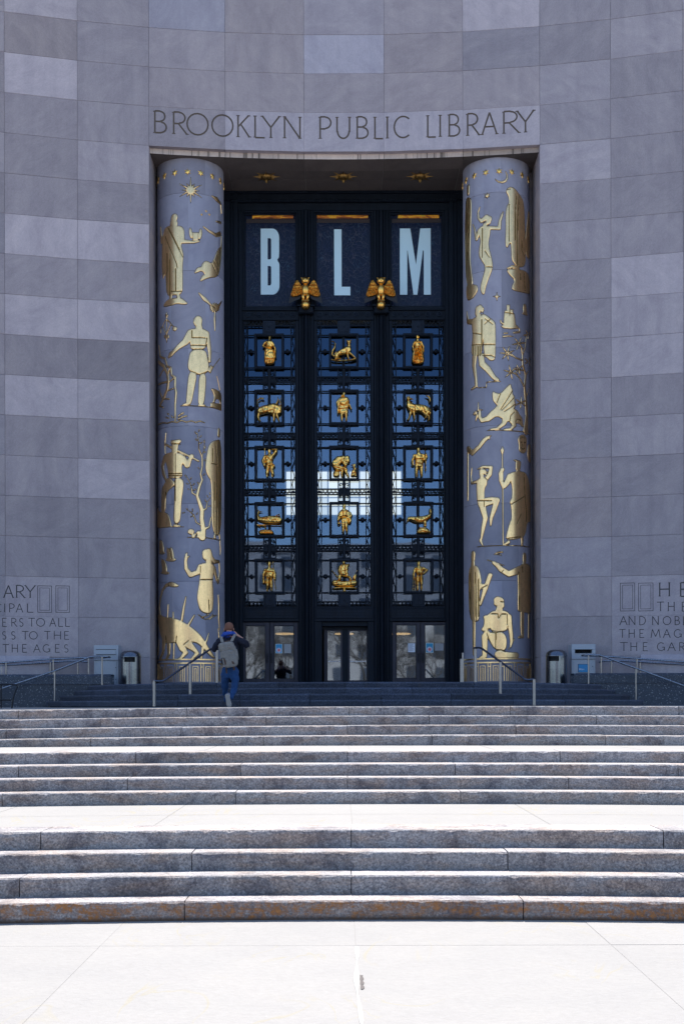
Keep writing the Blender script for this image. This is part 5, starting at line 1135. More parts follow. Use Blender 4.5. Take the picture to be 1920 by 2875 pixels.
    for y0, y1 in ((735, 766), (1361, 1392)):
        mb = MB(); fb(mb, c-14, c+15, y0+.5, y1, -.06, .03, 0, .01); fb(mb, c-10, c+11, y0+4, y1-3.5, -.075, -.05, 0, .01)
        mb.build('top_plate', BE, gp)
        m2 = MB(); 
        for sx in (-1, 1): bar(m2, c+.5-7*sx, y0+7, c+.5+7*sx, y1-6, .03, -.085, -.06)
        m2.build('cross_ornament', BE, gp)
    # panes behind the grille, one per row
    for i in range(5):
        y0, y1 = RB[i]+1, RB[i+1]-1; mt = M['glass_dark'] if i == 0 else M['glass']
        mid = c+.5
        for x0, x1 in ((xo0, mid-.4), (mid+.4, xo1)):
            mb = MB(); fb(mb, x0, x1, y0, y1, .10, .108); o = mb.build('window_pane', mt, gp)
            o.rotation_euler = (random.uniform(-.0015,.0015), 0, random.uniform(-.002,.002))
    for xx in (xo0-.5, c+.5, xo1+.5): mb = MB(); fb(mb, xx-.8, xx+.8, 735, 1392, .085, .14); mb.build('glazing_bar', BR, gp)
    for y in RB[1:-1]: mb = MB(); fb(mb, xo0, xo1, y-1, y+1, .087, .138); mb.build('glazing_bar', BR, gp)
    # gilded figures
# figure silhouettes, in the grid of their own zooms
RG = {0: (700,930,120/1084), 1: (910,930,120/1084), 2: (1120,930,120/1084), 3: (700,1240,120/655), 4: (910,1240,120/655), 5: (1120,1240,120/655)}
FIG = [
 (0, 0, 'gilded woman in an apron with one hand at her waist', [Cc((522,160,34),(522,195,30)), Cc((510,215,22),(510,250,36)), Sg((400,270),(460,240),(560,240),(625,290),(600,400),(580,440),(420,440),(430,350)), Cc((400,300,30),(345,390,24),(440,430,18)), Cc((600,330,32),(655,440,28),(660,560,16),(665,670,18)), Sg((385,440),(610,440),(640,560),(648,868),(375,868),(378,600)), Gr((418,470),(415,860)), Gr((440,720),(600,720)), *[Gr((x,730),(x,860)) for x in (450,490,530,570,610)], Gr((620,470),(640,860)), Gr((410,430),(590,430))]),
 (0, 0, 'gilded long-horned bull with a curled tail', [Sg((205,1990),(250,1940),(380,1890),(560,1850),(640,1830),(700,1870),(820,1900),(835,2000),(800,2100),(700,2150),(600,2130),(480,2090),(340,2110),(250,2130),(200,2080)), Cc((235,1930,14),(200,1850,12),(215,1760,14),(280,1710,18),(350,1720,24)), Cc((240,2100,38),(225,2180,26),(240,2260,26),(290,2290,18)), Cc((620,2120,34),(630,2200,28),(620,2290,24)), Cc((690,2120,30),(730,2200,24),(760,2290,20)), Cc((690,2000,60),(700,2100,46)), Cc((640,1940,20),(700,1830,18),(740,1740,16),(715,1660,6)), Cc((800,1880,16),(780,1780,14),(810,1690,6)), Cc((590,1920,14),(640,1930,16)), Gr((340,1990),(370,2080),(330,2130)), Gr((640,1950),(640,2080)), Gr((400,2060),(600,2010))]),
 (1, 1, 'gilded cat-like panther on a log with a raised tail', [Cc((628,285,50),(630,320,42)), Cc((575,250,14),(568,228,4)), Cc((670,250,14),(690,228,4)), Cc((630,380,50),(620,450,62)), Sg((300,540),(420,470),(520,410),(600,380),(690,400),(690,500),(640,570),(560,600),(430,620),(330,640)), Cc((330,600,75),(320,640,60)), Cc((290,700,22),(420,700,16)), Cc((590,540,30),(600,650,24),(625,725,16)), Cc((650,560,28),(740,640,20),(790,690,16)), Cc((255,650,20),(200,600,20),(210,520,24),(270,420,22),(285,340,16),(250,280,12),(185,265,5)), Sg((170,700),(260,735),(500,740),(650,735),(740,700),(815,670),(815,775),(180,778)), Gr((420,540),(430,620)), Gr((560,480),(580,600)), Gr((600,300),(615,305)), Gr((645,305),(660,300))]),
 (1, 1, 'gilded man wrapped in a draped cloak over a knee-length tunic', [Cc((500,1590,34),(500,1640,30)), Cc((450,1640,26),(430,1690,14)), Sg((380,1690),(460,1670),(580,1665),(640,1740),(650,1850),(610,1940),(620,2120),(520,2140),(400,2150),(380,2000),(320,2000),(330,1840),(300,1800)), Cc((330,1820,28),(350,1900,30),(350,2090,24)), Cc((630,1860,22),(690,1990,18)), Cc((440,2120,34),(452,2280,20)), Cc((560,2110,34),(565,2280,20)), *[Gr((640-20*i,1760+22*i),(560-30*i,1890+10*i),(390,1900-40*i)) for i in range(3)], Gr((385,1900),(385,2130)), Gr((390,2000),(610,1960))]),
 (2, 2, 'gilded woman in a long pleated dress', [Cc((460,150,34),(462,185,30)), Cc((500,150,14),(500,190,10)), Cc((468,205,24),(468,250,40)), Sg((370,260),(440,235),(510,235),(575,270),(560,380),(600,500),(638,600),(642,855),(318,855),(322,600),(370,500),(400,400),(395,330)), Cc((385,290,28),(345,400,24),(370,530,20)), Cc((560,290,28),(615,400,24),(622,530,18)), *[Gr((x*.5+240,450),(x,850)) for x in (350,385,420,455,490,525,560,600)], Gr((410,410),(545,410)), Gr((415,310),(540,310))]),
 (2, 2, 'gilded wolf lifting its head beneath a crescent moon', [Cc((225,1720,44),(280,1720,26),(345,1735,12)), Cc((208,1690,16),(205,1640,5)), Cc((250,1680,18),(260,1625,6)), Sg((190,1780),(260,1740),(320,1830),(400,1860),(560,1860),(700,1900),(790,1960),(805,2040),(780,2120),(700,2090),(580,2060),(420,2070),(330,2060),(240,2040),(180,1900)), Cc((300,2050,38),(270,2150,26),(240,2240,22),(200,2270,16)), Cc((370,2050,36),(385,2150,24),(395,2230,20),(360,2275,14)), Cc((730,2050,62),(690,2110,40),(770,2200,26),(760,2260,22),(710,2280,14)), Cc((610,2060,34),(700,2150,22),(660,2210,18)), Cc((785,2000,24),(790,2100,20),(775,2150,10)), Cc((675,1645,8),(740,1660,20),(780,1720,24),(785,1780,20),(760,1825,8)), Gr((270,1990),(330,2060)), Gr((620,1960),(640,2060)), Gr((390,1900),(390,2060))]),
 (3, 3, 'gilded man shading his eyes with a gun slung on his back', [Cc((305,135,24),(308,165,22)), Cc((308,185,20),(308,205,28)), Sg((235,215),(300,200),(345,200),(385,215),(350,300),(372,340),(365,360),(250,360),(250,280)), Cc((238,240,26),(205,300,20),(232,380,14)), Cc((360,220,24),(405,165,22),(420,125,14),(350,125,12)), Cc((240,110,5),(240,380,5)), Sg((250,355),(312,355),(305,440),(292,520),(240,520),(255,430)), Sg((312,355),(372,355),(375,440),(385,520),(330,520),(320,430)), Cc((270,525,16),(272,548,12)), Cc((350,525,14),(352,545,12)), Cc((378,370,18),(380,385,14)), Gr((265,235),(370,330)), Gr((312,360),(312,500)), Gr((250,350),(370,350))]),
 (3, 3, 'gilded whale with its tail raised over a coil of rope', [Sg((150,1150),(200,1160),(280,1140),(380,1140),(450,1145),(500,1175),(500,1240),(440,1258),(340,1262),(240,1255),(170,1235),(135,1200)), Cc((150,1200,26),(132,1150,18),(135,1100,13),(150,1075,9)), Cc((150,1075,10),(128,1045,6)), Cc((150,1078,9),(195,1078,4)), Cc((120,1280,7),(500,1280,7)), Cc((410,1140,5),(460,1115,6),(465,1145,5)), Cc((120,1282,10),(160,1310,8)), Cc((160,1290,6),(250,1300,7),(245,1350,6)), Sg((150,1352),(360,1352),(385,1430),(135,1430)), Gr((145,1378),(370,1378)), Gr((140,1404),(380,1404)), Gr((345,1215),(400,1205)), Gr((200,1190),(330,1180))]),
 (3, 3, 'gilded man in overalls with a broad hat, a pail and a pole', [Cc((305,1875,24),(305,1905,20)), Cc((262,1865,6),(350,1865,6)), Cc((305,1855,18)), Cc((305,1920,16),(305,1940,26)), Sg((240,1950),(300,1935),(350,1940),(380,1960),(365,2060),(355,2100),(252,2100),(250,2010)), Cc((240,1970,22),(218,2040,18),(215,2110,14)), Pg((200,2115),(238,2115),(238,2185),(200,2185)), Cc((372,1975,20),(395,2040,18),(392,2110,14)), Cc((365,1850,5),(378,2100,6),(405,2260,6)), Sg((250,2080),(308,2090),(300,2270),(250,2270)), Sg((308,2090),(358,2080),(358,2270),(320,2270)), Cc((272,2275,14),(275,2298,10)), Cc((340,2275,14),(342,2295,10)), Gr((270,2000),(340,2000)), Gr((308,2070),(308,2260)), Gr((250,2100),(355,2100))]),
 (4, 4, 'gilded bent seated figure resting its head on one hand beside a small kneeling companion', [Cc((350,290,50),(355,255,38)), Cc((300,255,40),(220,290,62),(175,340,60)), Sg((130,380),(200,350),(330,400),(355,450),(270,470),(150,440)), Cc((290,300,30),(330,370,22),(350,310,18)), Cc((330,430,30),(340,480,22),(370,545,16)), Cc((280,450,24),(268,500,18),(275,545,14)), Sg((135,450),(240,450),(240,558),(135,558)), Cc((460,365,26),(462,400,18)), Cc((415,368,5),(480,350,7)), Sg((430,430),(490,420),(490,550),(400,555),(415,480)), Cc((470,420,20),(485,540,14)), Gr((250,300),(300,380)), Gr((150,390),(330,440)), Gr((420,490),(480,490))]),
 (4, 4, 'gilded man in an open coat holding a hat, one hand on his hip', [Cc((305,985,26),(305,1012,24)), Cc((305,1030,22),(305,1048,36)), Sg((245,1055),(300,1040),(360,1045),(400,1085),(425,1140),(418,1265),(360,1270),(350,1160),(252,1170),(240,1210),(205,1215),(215,1120)), Cc((230,1120,22),(212,1210,16)), Cc((225,1260,28)), Cc((390,1100,24),(415,1140,20),(355,1180,14)), Sg((255,1160),(350,1160),(370,1240),(365,1420),(335,1420),(318,1280),(305,1420),(272,1420),(265,1300)), Gr((285,1060),(300,1160)), Gr((345,1060),(340,1160)), Gr((315,1240),(318,1400)), Gr((370,1180),(385,1260))]),
 (4, 4, 'gilded sailing raft with a billowing sail and a small crew', [Sg((245,1890),(330,1880),(400,1875),(370,1940),(370,2030),(378,2090),(330,2080),(240,2065),(205,1990),(210,1920)), Cc((300,1860,24),(300,1880,10)), Cc((120,1980,5),(200,2070,8)), Cc((505,1975,4),(440,2100,7)), Cc((240,2060,24),(235,2100,28)), Cc((390,2080,20),(400,2110,22)), Cc((480,2050,18),(470,2100,22)), Sg((115,2150),(150,2110),(300,2150),(440,2120),(500,2130),(505,2180),(480,2220),(400,2225),(300,2225),(150,2215),(118,2190)), Sg((120,2245),(200,2225),(420,2225),(505,2240),(500,2265),(400,2270),(310,2258),(200,2272),(125,2265)), Cc((310,2275,20),(310,2290,26)), Gr((270,1900),(250,1980),(270,2060)), Gr((330,1890),(320,1980),(335,2070)), Gr((200,2130),(190,2210)), Gr((400,2130),(410,2210))]),
 (5, 5, 'gilded man in a short tunic holding a long staff', [Cc((298,120,26),(298,145,22)), Cc((300,165,20),(302,185,34)), Sg((235,200),(290,175),(345,180),(370,205),(368,280),(375,410),(310,405),(240,420),(250,300),(245,230)), Cc((235,215,24),(205,290,20),(215,365,16)), Cc((190,360,6),(235,365,8)), Cc((370,215,24),(388,285,18),(425,255,14),(415,200,14)), Cc((405,100,6),(408,450,8)), Cc((270,410,26),(262,470,20),(268,545,14)), Cc((345,400,26),(345,470,20),(350,540,14)), Gr((255,275),(365,275)), Gr((255,340),(370,345))]),
 (5, 5, 'gilded bird stooping on a round globe', [Sg((130,1190),(160,1150),(210,1150),(300,1150),(400,1140),(450,1120),(475,1070),(500,1090),(500,1140),(460,1200),(400,1235),(320,1250),(240,1250),(190,1215),(150,1215)), Cc((150,1180,28),(140,1200,18),(118,1242,5)), Cc((478,1050,20),(485,1090,18)), Cc((400,1230,20),(410,1300,10)), Cc((385,1240,12),(392,1300,8)), Sg((260,1420),(285,1350),(340,1320),(410,1320),(455,1355),(480,1420)), Cc((310,1325,7),(400,1325,9),(455,1360,8),(478,1415,7)), Gr((240,1190),(280,1225),(380,1220),(470,1160)), Gr((300,1400),(350,1375),(420,1390))]),
 (5, 5, 'gilded shirtless man with rolled trousers holding a small ladder', [Cc((302,1860,26),(302,1885,22)), Cc((302,1905,20),(302,1930,34)), Sg((255,1930),(300,1910),(345,1915),(370,1940),(362,2000),(360,2040),(262,2040),(262,1980)), Cc((250,1950,24),(225,2020,18),(225,2090,14)), Cc((370,1945,22),(430,1975,18),(375,2025,14)), Sg((260,2035),(312,2040),(305,2220),(262,2220)), Sg((312,2040),(370,2035),(368,2220),(328,2220)), Cc((285,2225,16),(282,2280,12)), Cc((345,2225,16),(345,2280,12)), Cc((222,2090,5),(205,2290,5)), Cc((248,2090,5),(240,2290,5)), *[Cc((215-3*i,2120+45*i,4),(245-1*i,2120+45*i,4)) for i in range(4)], Gr((265,1970),(355,1970)), Gr((262,2040),(368,2040)), Gr((314,2060),(314,2200))]),
]
gpanels = [o for o in screen.children if o.name.startswith('grille_panel')]
for bayi, reg, lab, prims in FIG:
    R0 = RG[reg]; q = []
    for kind, pts in prims:
        cv = []
        for p in pts:
            x, _, z = unproj(R0[0]+p[0]*R0[2], R0[1]+p[1]*R0[2], YS)
            z -= 0
            cv.append((x, z-ZT, p[2]*R0[2]*YS/FPX) if len(p) > 2 else ((x, z-ZT, .005) if kind == 'G' else (x, z-ZT)))
        q.append((kind, cv))
    me = relief_mesh('gilded_figure', q, .0095, .11, .085, lambda u, v, h: (u, -.045-h, v), M['gold'], flat=.5, wrinkle=.10)
    bay = gpanels[bayi % 3]
    o = link('gilded_figure', me, bay); o['label'] = lab
# ---- lintel panels and doors
for a, b, c, k in BAYS:
    lp = MB(); fb(lp, a, b, 1392, 1425.5, -.06, .25, 0, .01); fb(lp, a+3, b-3, 1396, 1419, -.075, -.05, 0, .01); lp.build('lintel_panel', BR, screen)
    et = MB(); random.seed(50+k)
    for r in range(3):
        x = a+12+random.random()*6
        while x < b-16:
            w = random.uniform(1.2, 2.6); fb(et, x, x+w, 1400.5+r*6, 1404+r*6, -.079, -.074); x += w+.9+(2 if random.random() < .2 else 0)
    e_ = et.build('raised_inscription', BE, screen); e_['kind'] = 'stuff'
def door(x0, x1, gx0, gx1, gy0, gy1, label, hx=None, top=1427):
    d = empty('door', (0, 0, 0)); d.parent = screen; d['label'] = label
    m_ = MB()
    fb(m_, x0, gx0, top, zb, -.01, .05, 0, .008); fb(m_, gx1, x1, top, zb, -.01, .05, 0, .008); fb(m_, gx0, gx1, top, gy0, -.01, .05, 0, .008); fb(m_, gx0, gx1, gy1, zb, -.01, .05, 0, .008)
    m_.build('door_frame', M['door_metal'], d)
    b_ = MB(); e = .9
    for X0, X1, Y0, Y1 in ((gx0,gx1,gy0,gy0+e),(gx0,gx1,gy1-e,gy1),(gx0,gx0+e,gy0+e,gy1-e),(gx1-e,gx1,gy0+e,gy1-e)): fb(b_, X0, X1, Y0, Y1, .008, .045)
    b_.build('glazing_bead', M['black'], d)
    g_ = MB(); fb(g_, gx0+.2, gx1-.2, gy0, gy1, .026, .034); o = g_.build('door_pane', M['glass_door'], d)
    if hx is not None:
        X = FX(hx); h = MB().tube([(X, -.01, FZ(1519)-ZT), (X, -.07, FZ(1517)-ZT), (X, -.07, FZ(1500)-ZT), (X, -.01, FZ(1498)-ZT)], .017, 6); h.build('door_handle', M['black_iron'], d)
    return d
M['door_metal'] = bronze('painted_door_metal', (.050,.048,.062), .5, .3)
S_ = 1/KD
door(679*S_, 755.6*S_, 688*S_, 743.5*S_, 1757*S_, 1906*S_, 'left leaf of the left pair of doors, glass clear of notices', 748.5*S_)
door(756.4*S_, 835*S_, 768.5*S_, 823.5*S_, 1757*S_, 1906*S_, 'right leaf of the left pair of doors, a blue notice on its glass', 761*S_)
door(1100*S_, 1178.6*S_, 1111*S_, 1167*S_, 1755.5*S_, 1905*S_, 'left leaf of the right pair of doors, a white notice on its glass', 1173*S_)
door(1179.4*S_, 1259*S_, 1191.5*S_, 1247*S_, 1755.5*S_, 1905*S_, 'right leaf of the right pair of doors, a blue notice on its glass', 1185.5*S_)
fill = MB()
def jamb(*a):
    m_ = MB(); fb(m_, *a); m_.build('door_jamb', BR, screen)
jamb(557, 679*S_-.3, 1425.5, zb, -.03, .25, 0, .01); jamb(835*S_+.3, 686, 1425.5, zb, -.03, .25, 0, .01); jamb(892, 1100*S_-.3, 1425.5, zb, -.03, .25, 0, .01); jamb(1259*S_+.3, 1020, 1425.5, zb, -.03, .25, 0, .01)
jamb(720, 903*S_, 1425.5, zb, -.03, .25, 0, .01); jamb(1031*S_, 857, 1425.5, zb, -.03, .25, 0, .01)
# revolving door in the middle bay
rv = empty('revolving_door', (0, 0, 0)); rv.parent = screen
c_ = MB(); fb(c_, 903*S_, 1031*S_, 1425.5, 1436, .05, .5, 0, .01); fb(c_, 903*S_, 1031*S_, 1436, 1443, .25, .5); c_.build('canopy_ring', BR, rv)
c_ = MB(); X = FX(968*S_); c_.lathe([(.05, 0), (.05, FZ(1436)-ZT)], X, .62, 10); fb(c_, 960*S_, 976*S_, 1436, zb, .28, .34); c_.build('centre_post', BR, rv)
for x0, x1, g0, g1 in ((908,960,918,955),(976,1031,981,1028)):
    w_ = MB(); fb(w_, x0*S_, g0*S_, 1436, zb, .29, .33); fb(w_, g1*S_, x1*S_, 1436, zb, .29, .33); fb(w_, g0*S_, g1*S_, 1436, 1446, .29, .33); fb(w_, g0*S_, g1*S_, 1560, zb, .29, .33); w_.build('wing_frame', M['door_metal'], rv)
    fb(MB(), g0*S_, g1*S_, 1446, 1560, .305, .312).build('wing_pane', M['glass_door'], rv)
    fb(MB(), g0*S_, g1*S_, 1515, 1517.5, .25, .30).build('push_bar', M['steel'], rv)
# letters on the top windows
def letter_thing(ch, polys, label):
    mb = MB(); 
    xs = [FX(p[0]) for q in polys for p in q]; zs = [FZ(p[1]) for q in polys for p in q]; x0 = (min(xs)+max(xs))/2; z0 = min(zs)
    # triangulate with holes through the cdt
    vin = []; fin = []
    for q in polys:
        o = len(vin); vin += [Vector((FX(p[0])-x0, FZ(p[1])-z0)) for p in q]; fin.append(list(range(o, o+len(q))))
    res = delaunay_2d_cdt(vin, [], fin, 0, 1e-6); V_ = res[0]; outs = [[(vin[i].x, vin[i].y) for i in f] for f in fin]
    tris = []; E = {}
    for f in res[2]:
        cx = sum(V_[i].x for i in f)/3; cz = sum(V_[i].y for i in f)/3
        if inpoly((cx, cz), outs[0]) and not any(inpoly((cx, cz), h) for h in outs[1:]): tris.append(tuple(f))
    n = len(V_); mb.v = [(v.x, 0, v.y) for v in V_]+[(v.x, .012, v.y) for v in V_]; mb.f = list(tris)
    for f in tris:
        for a, b in zip(f, f[1:]+f[:1]): E[(a, b)] = 1
    for (a, b) in E:
        if (b, a) not in E: mb.f.append((b, a, a+n, b+n))
    mb.m = [0]*len(mb.f)
    o = mb.build('window_letter', M['letter'], None, loc=(x0, YS+.135, z0)); tag(o, label, 'letter', 'large pale letters on the top windows')
M['letter'] = mat('pale_blue_vinyl', (.56,.76,.87), .45)
def arcpts(cx, cy, rx, ry, a0, a1, n=8): return [(cx+rx*math.cos(R_(a0+(a1-a0)*k/n)), cy-ry*math.sin(R_(a0+(a1-a0)*k/n))) for k in range(n+1)]
Bo = [(598,519)]+arcpts(625,540,15.5,21,90,0)+[(640.5,572)]+arcpts(632,582,8,9,0,-60)[1:]+arcpts(632,603,9,10,50,0)+arcpts(625,650,16,21,0,-90)+[(598,671)]
letter_thing('B', [Bo, [(614,541),(620,541),(622,544),(622,587),(620,590),(614,590)], [(614,605),(620,605),(622,608),(622,646),(620,650),(614,650)]], 'large pale blue letter B on the left top window')
letter_thing('L', [[(767,521),(784,521),(784,653.5),(804,653.5),(804,673),(767,673)]], 'large pale blue letter L on the middle top window')
letter_thing('M', [[(918,519.5),(942,519.5),(955,603),(965,519.5),(989,519),(989,672),(973,672),(973,570),(971,570),(958,672),(949,672),(936,570),(935,570),(935,672),(918,672)]], 'large pale blue letter M on the right top window')
# notices on the doors
def notice(x0, x1, y0, y1, base, label, kind):
    X0, X1, Z0_, Z1_ = FX(x0*S_), FX(x1*S_), FZ(y1*S_), FZ(y0*S_)
    o = empty('notice', ((X0+X1)/2, YS+.018, Z0_), label, 'notice', 'paper notices taped to the glass doors')
    w, h = (X1-X0), Z1_-Z0_
    MB().box(-w/2, w/2, 0, .004, 0, h).build('sheet', mat('notice_paper', base, .5), o)
    ed = mat('notice_edge', (.55,.72,.80) if kind != 'grey' else (.25,.25,.27), .5)
    mb = MB(); e = .012
    for a, b, c, d in ((-w/2,w/2,h-e,h),(-w/2,w/2,0,e),(-w/2,-w/2+e,e,h-e),(w/2-e,w/2,e,h-e)): mb.box(a, b, -.003, 0, c, d)
    mb.build('border', ed if kind != 'white' else M['black_iron'], o)
    if kind == 'blue':
        for r, y, c in ((.105, -.002, (.62,.55,.66)), (.055, -.004, (.70,.16,.16))):
            r = r*w/.32*1.1; m_ = MB(); m_.add([(r*math.cos(2*PI*k/20), y, h*.33+r*math.sin(2*PI*k/20)) for k in range(20)], [tuple(range(20))]); m_.build('round_emblem', mat('emblem_ink', c, .6), o)
    if kind in ('white', 'grey'):
        m_ = MB(); random.seed(9)
        for k in range(9):
            z = h*.88-k*h*.085; x1_ = w*random.uniform(.1, .38)
            m_.box(-w*.38, x1_, -.002, 0, z-.008, z)
        t_ = m_.build('print_lines', mat('print_ink', (.10,.12,.20) if kind == 'white' else (.3,.3,.32), .7), o); t_['kind'] = 'stuff'
notice(772,791,1808,1834,(.02,.28,.55), 'blue notice with a round pink emblem on the left pair of doors', 'blue')
notice(796,816,1808,1834,(.33,.34,.37), 'plain grey notice beside the blue one on the left pair of doors', 'grey')
notice(1143,1165,1806,1833,(.70,.74,.85), 'white printed notice with a dark border on the right pair of doors', 'white')
notice(1194,1215,1806,1833,(.02,.28,.50), 'blue notice with a round pink emblem on the right pair of doors', 'blue')
notice(1219,1244,1807,1828,(.36,.36,.40), 'wide grey notice beside the blue one on the right pair of doors', 'grey')
# ---- interior: daylit glass-block window, lamps
DI = 60.0
def ix(px, py=1400, d=DI): return unproj(px, py, d)
x0, _, z1 = ix(655*KD, 1080*KD); x1, _, z0 = ix(921*KD, 1181*KD)
hw = empty('hall_window', ((x0+x1)/2, DI, z0)); tag(hw, 'bright glass-block window glowing at the far end of the hall behind the grilles', 'window')
W = x1-x0; H = z1-z0; nx_, nz_ = 11, 5
for i in range(nx_):
    for j in range(nz_):
        g = .035; MB().box(-W/2+W*i/nx_+g, -W/2+W*(i+1)/nx_-g, 0, .06, H*j/nz_+g, H*(j+1)/nz_-g).build('glass_block', M['lit_window'], hw)
MB().box(-W/2-.05, W/2+.05, .07, .15, -.05, H+.05).build('frame', mat('block_mortar', (.35,.36,.36), .8), hw)
for px, lab in ((800,'warm round ceiling lamp inside behind the left doors'),(966,'warm round ceiling lamp inside behind the revolving door'),(1126,'warm round ceiling lamp inside behind the right doors')):
    x, y, z = unproj(px, 1782, 46)
    o = empty('hall_lamp', (x, y, z), lab, 'ceiling lamp', 'warm lamps inside the hall')
    MB().lathe([(0,0),(.33,.0),(.36,.02),(.33,.05),(0,.06)], n=24).build('lamp_disc', M['lamp'], o)
    MB().tube([(0,0,.05),(0,0,2.2)], .012, 6).build('rod', M['black_iron'], o)

# ------------------------------------------------------------------ owls
M['gold_owl'] = gold('owl_gilding', (.92,.52,.13), .30, .5); M['gold_wing'] = gold('owl_wing_gilding', (.62,.27,.045), .40, .7)
def owl(px, py, label):
    x, y, z = unproj(px, py, YS-.42)      # centre of the globe
    root = empty('owl_statue', (x, y, z-.14), label, 'owl statue', 'gilded owls on the mullions'); root.scale = (.84,.84,.84); G = M['gold_owl']
    def wob(me, amp, f):
        for v in me.vertices:
            p = v.co; n = p.normalized(); k = math.sin(p.z*f)*math.sin(math.atan2(p.y, p.x)*9+(int(p.z*f/PI) % 2)*1.6); v.co = p+n*k*amp
    MB().ball((0,0,.165), .165, 20).build('globe', G, root, smooth=True)
    b_ = MB().ball((0,0,0), .155, 22, sc=(1, .95, 1.45)); me = b_.mesh('body', G, True); wob(me, .008, 62); o = link('body', me, root, (0, .0, .70))
    h = MB().ball((0,0,0), .145, 16, sc=(1.05, .9, .95)); h.tube([(-.10,0,.08),(-.155,-.01,.12)], [.04,.008], 6); h.tube([(.10,0,.08),(.155,-.01,.12)], [.04,.008], 6)
    link('head', h.mesh('head', G, True), root, (0, -.04, 1.02))
    for s in (-1, 1):
        MB().ball((s*.05,-.155,1.04), .032, 8, sc=(1,.5,1)).build('eye', M['gold_dark'], root, smooth=True)
        MB().tube([(s*.075,-.02,.56),(s*.085,-.05,.44),(s*.06,-.06,.34)], [.075,.06,.04], 8).build('leg', G, root, smooth=True)
        for t_ in (-.03, 0, .03): MB().tube([(s*.06+t_,-.08,.35),(s*.065+t_*1.4,-.15,.30),(s*.065+t_*1.4,-.165,.25)], [.02,.016,.006], 5).build('claw', G, root)
        pr = [Sg(*[(s*a*.88, b-.03) for a, b in ((.10,.86),(.16,.90),(.22,1.0),(.29,1.09),(.36,1.11),(.43,1.04),(.50,.90),(.56,.72),(.61,.56),(.55,.53),(.50,.50),(.44,.53),(.38,.50),(.32,.54),(.25,.55),(.17,.60),(.11,.68))][::s])]
        for k in range(7): a0 = .57-k*.062; pr.append(('G', [(s*(a0)*.88, .50+k*.004, .006), (s*(a0-.05-.02*k*.2)*.88, .78, .006)]))
        for k in range(5): pr.append(('G', [(s*(.18+k*.06), .88+k*.005, .004), (s*(.23+k*.06), .86, .004)]))
        me = relief_mesh('wing', pr, .012, .05, .05, lambda u, v, hh: (u, -.02+abs(u)*.15-hh, v), M['gold_wing'], wrinkle=.2); link('wing', me, root)
        MB().add([(s*.14,.06,.62),(s*.55,.10,.56),(s*.60,.12,.27),(s*.2,.08,.42)][::s], [(0,1,2,3)]).build('tail_feathers', M['black_iron'], root)
    MB().tube([(0,-.16,1.0),(0,-.19,.97)], [.018,.004], 5).build('beak', M['gold_dark'], root)
owl(857.5, 856, 'gilded owl with spread wings on a globe between the letters B and L')
owl(1069.5, 856, 'gilded owl with spread wings on a globe between the letters L and M')
# ------------------------------------------------------------------ handrails
ST, SPO = M['steel'], M['steel_post']
def bend(pts, k=4):
    """round the corners of a polyline"""
    P = [Vector(p) for p in pts]; out = [P[0]]
    for i in range(1, len(P)-1):
        a, b, c = P[i-1], P[i], P[i+1]; r = min(.10, (b-a).length*.45, (c-b).length*.45)
        p0 = b+(a-b).normalized()*r; p1 = b+(c-b).normalized()*r
        for q in range(k+1):
            t = q/k; out.append(p0*(1-t)**2+b*2*t*(1-t)+p1*t*t)
    out.append(P[-1]); return out
def rail_thing(name, label, rails, posts, group, r=.024, mrail=None, mpost=None, pr=.021):
    base = Vector(posts[0][0]); root = empty(name, base, label, 'handrail', group)
    for pts in rails:
        mb = MB().tube([Vector(p)-base for p in bend(pts)], r, 10)
        me = mb.mesh('rail', mrail or ST); smooth_by_angle(me, 50); link('rail', me, root)
    for a, b in posts:
        mb = MB().tube([Vector(a)-base, Vector(b)-base], pr, 8); me = mb.mesh('post', mpost or SPO); smooth_by_angle(me, 50); link('post', me, root)
    return root
def U(px, py, d): return unproj(px, py, d)
def pst(px, ptop, d, zb_): x, y, z = U(px, ptop, d); return ((x, d, zb_), (x, d, z-.012))
K3 = (0, 1780, 460/1568); K2 = (1500, 1780, 420/1568)
def W3(zx, zy, d): return U(K3[0]+zx*K3[2], K3[1]+zy*K3[2], d)
def W2(zx, zy, d): return U(K2[0]+zx*K2[2], K2[1]+zy*K2[2], d)
dA, dB, dC = 32.65, 33.72, 34.10
g_ = 'steel handrails of the side ramps'
rail_thing('handrail', 'long sloping steel handrail looping round the end of the left ramp wall',
   [[W3(-330, 640, dA), W3(0, 530, dA), W3(525, 355, dA), W3(875, 216, dA), W3(975, 216, dA), W3(1050, 222, dA+.12), W3(1052, 224, (dA+dB)/2), W3(1030, 226, dB-.1), W3(950, 226, dB), W3(800, 229, dB), W3(480, 243, dB), W3(0, 279, dB), W3(-500, 315, dB)]],
   [(W3(977, 520, dA)[:2]+(2.07,), W3(977, 222, dA)), (W3(523, 690, dA)[:2]+(1.67,), W3(523, 360, dA)), (W3(-100, 700, dA)[:2]+(1.67,), W3(-100, 565, dA)),
    (W3(847, 400, dB)[:2]+(2.2,), W3(847, 230, dB)), (W3(510, 400, dB)[:2]+(2.2,), W3(510, 243, dB)), (W3(58, 400, dB)[:2]+(2.2,), W3(58, 276, dB))], g_)
rail_thing('handrail', 'lower steel handrail fixed along the wall behind the left ramp',
   [[W3(845, 272, dC+.1), W3(760, 262, dC), W3(640, 262, dC), W3(0, 304, dC-.35), W3(-500, 340, dC-.6)]],
   [(W3(745, 400, dC)[:2]+(2.2,), W3(745, 266, dC)), (W3(482, 400, dC-.1)[:2]+(2.2,), W3(482, 274, dC-.1)), (W3(15, 400, dC-.34)[:2]+(2.2,), W3(15, 304, dC-.34))], g_)
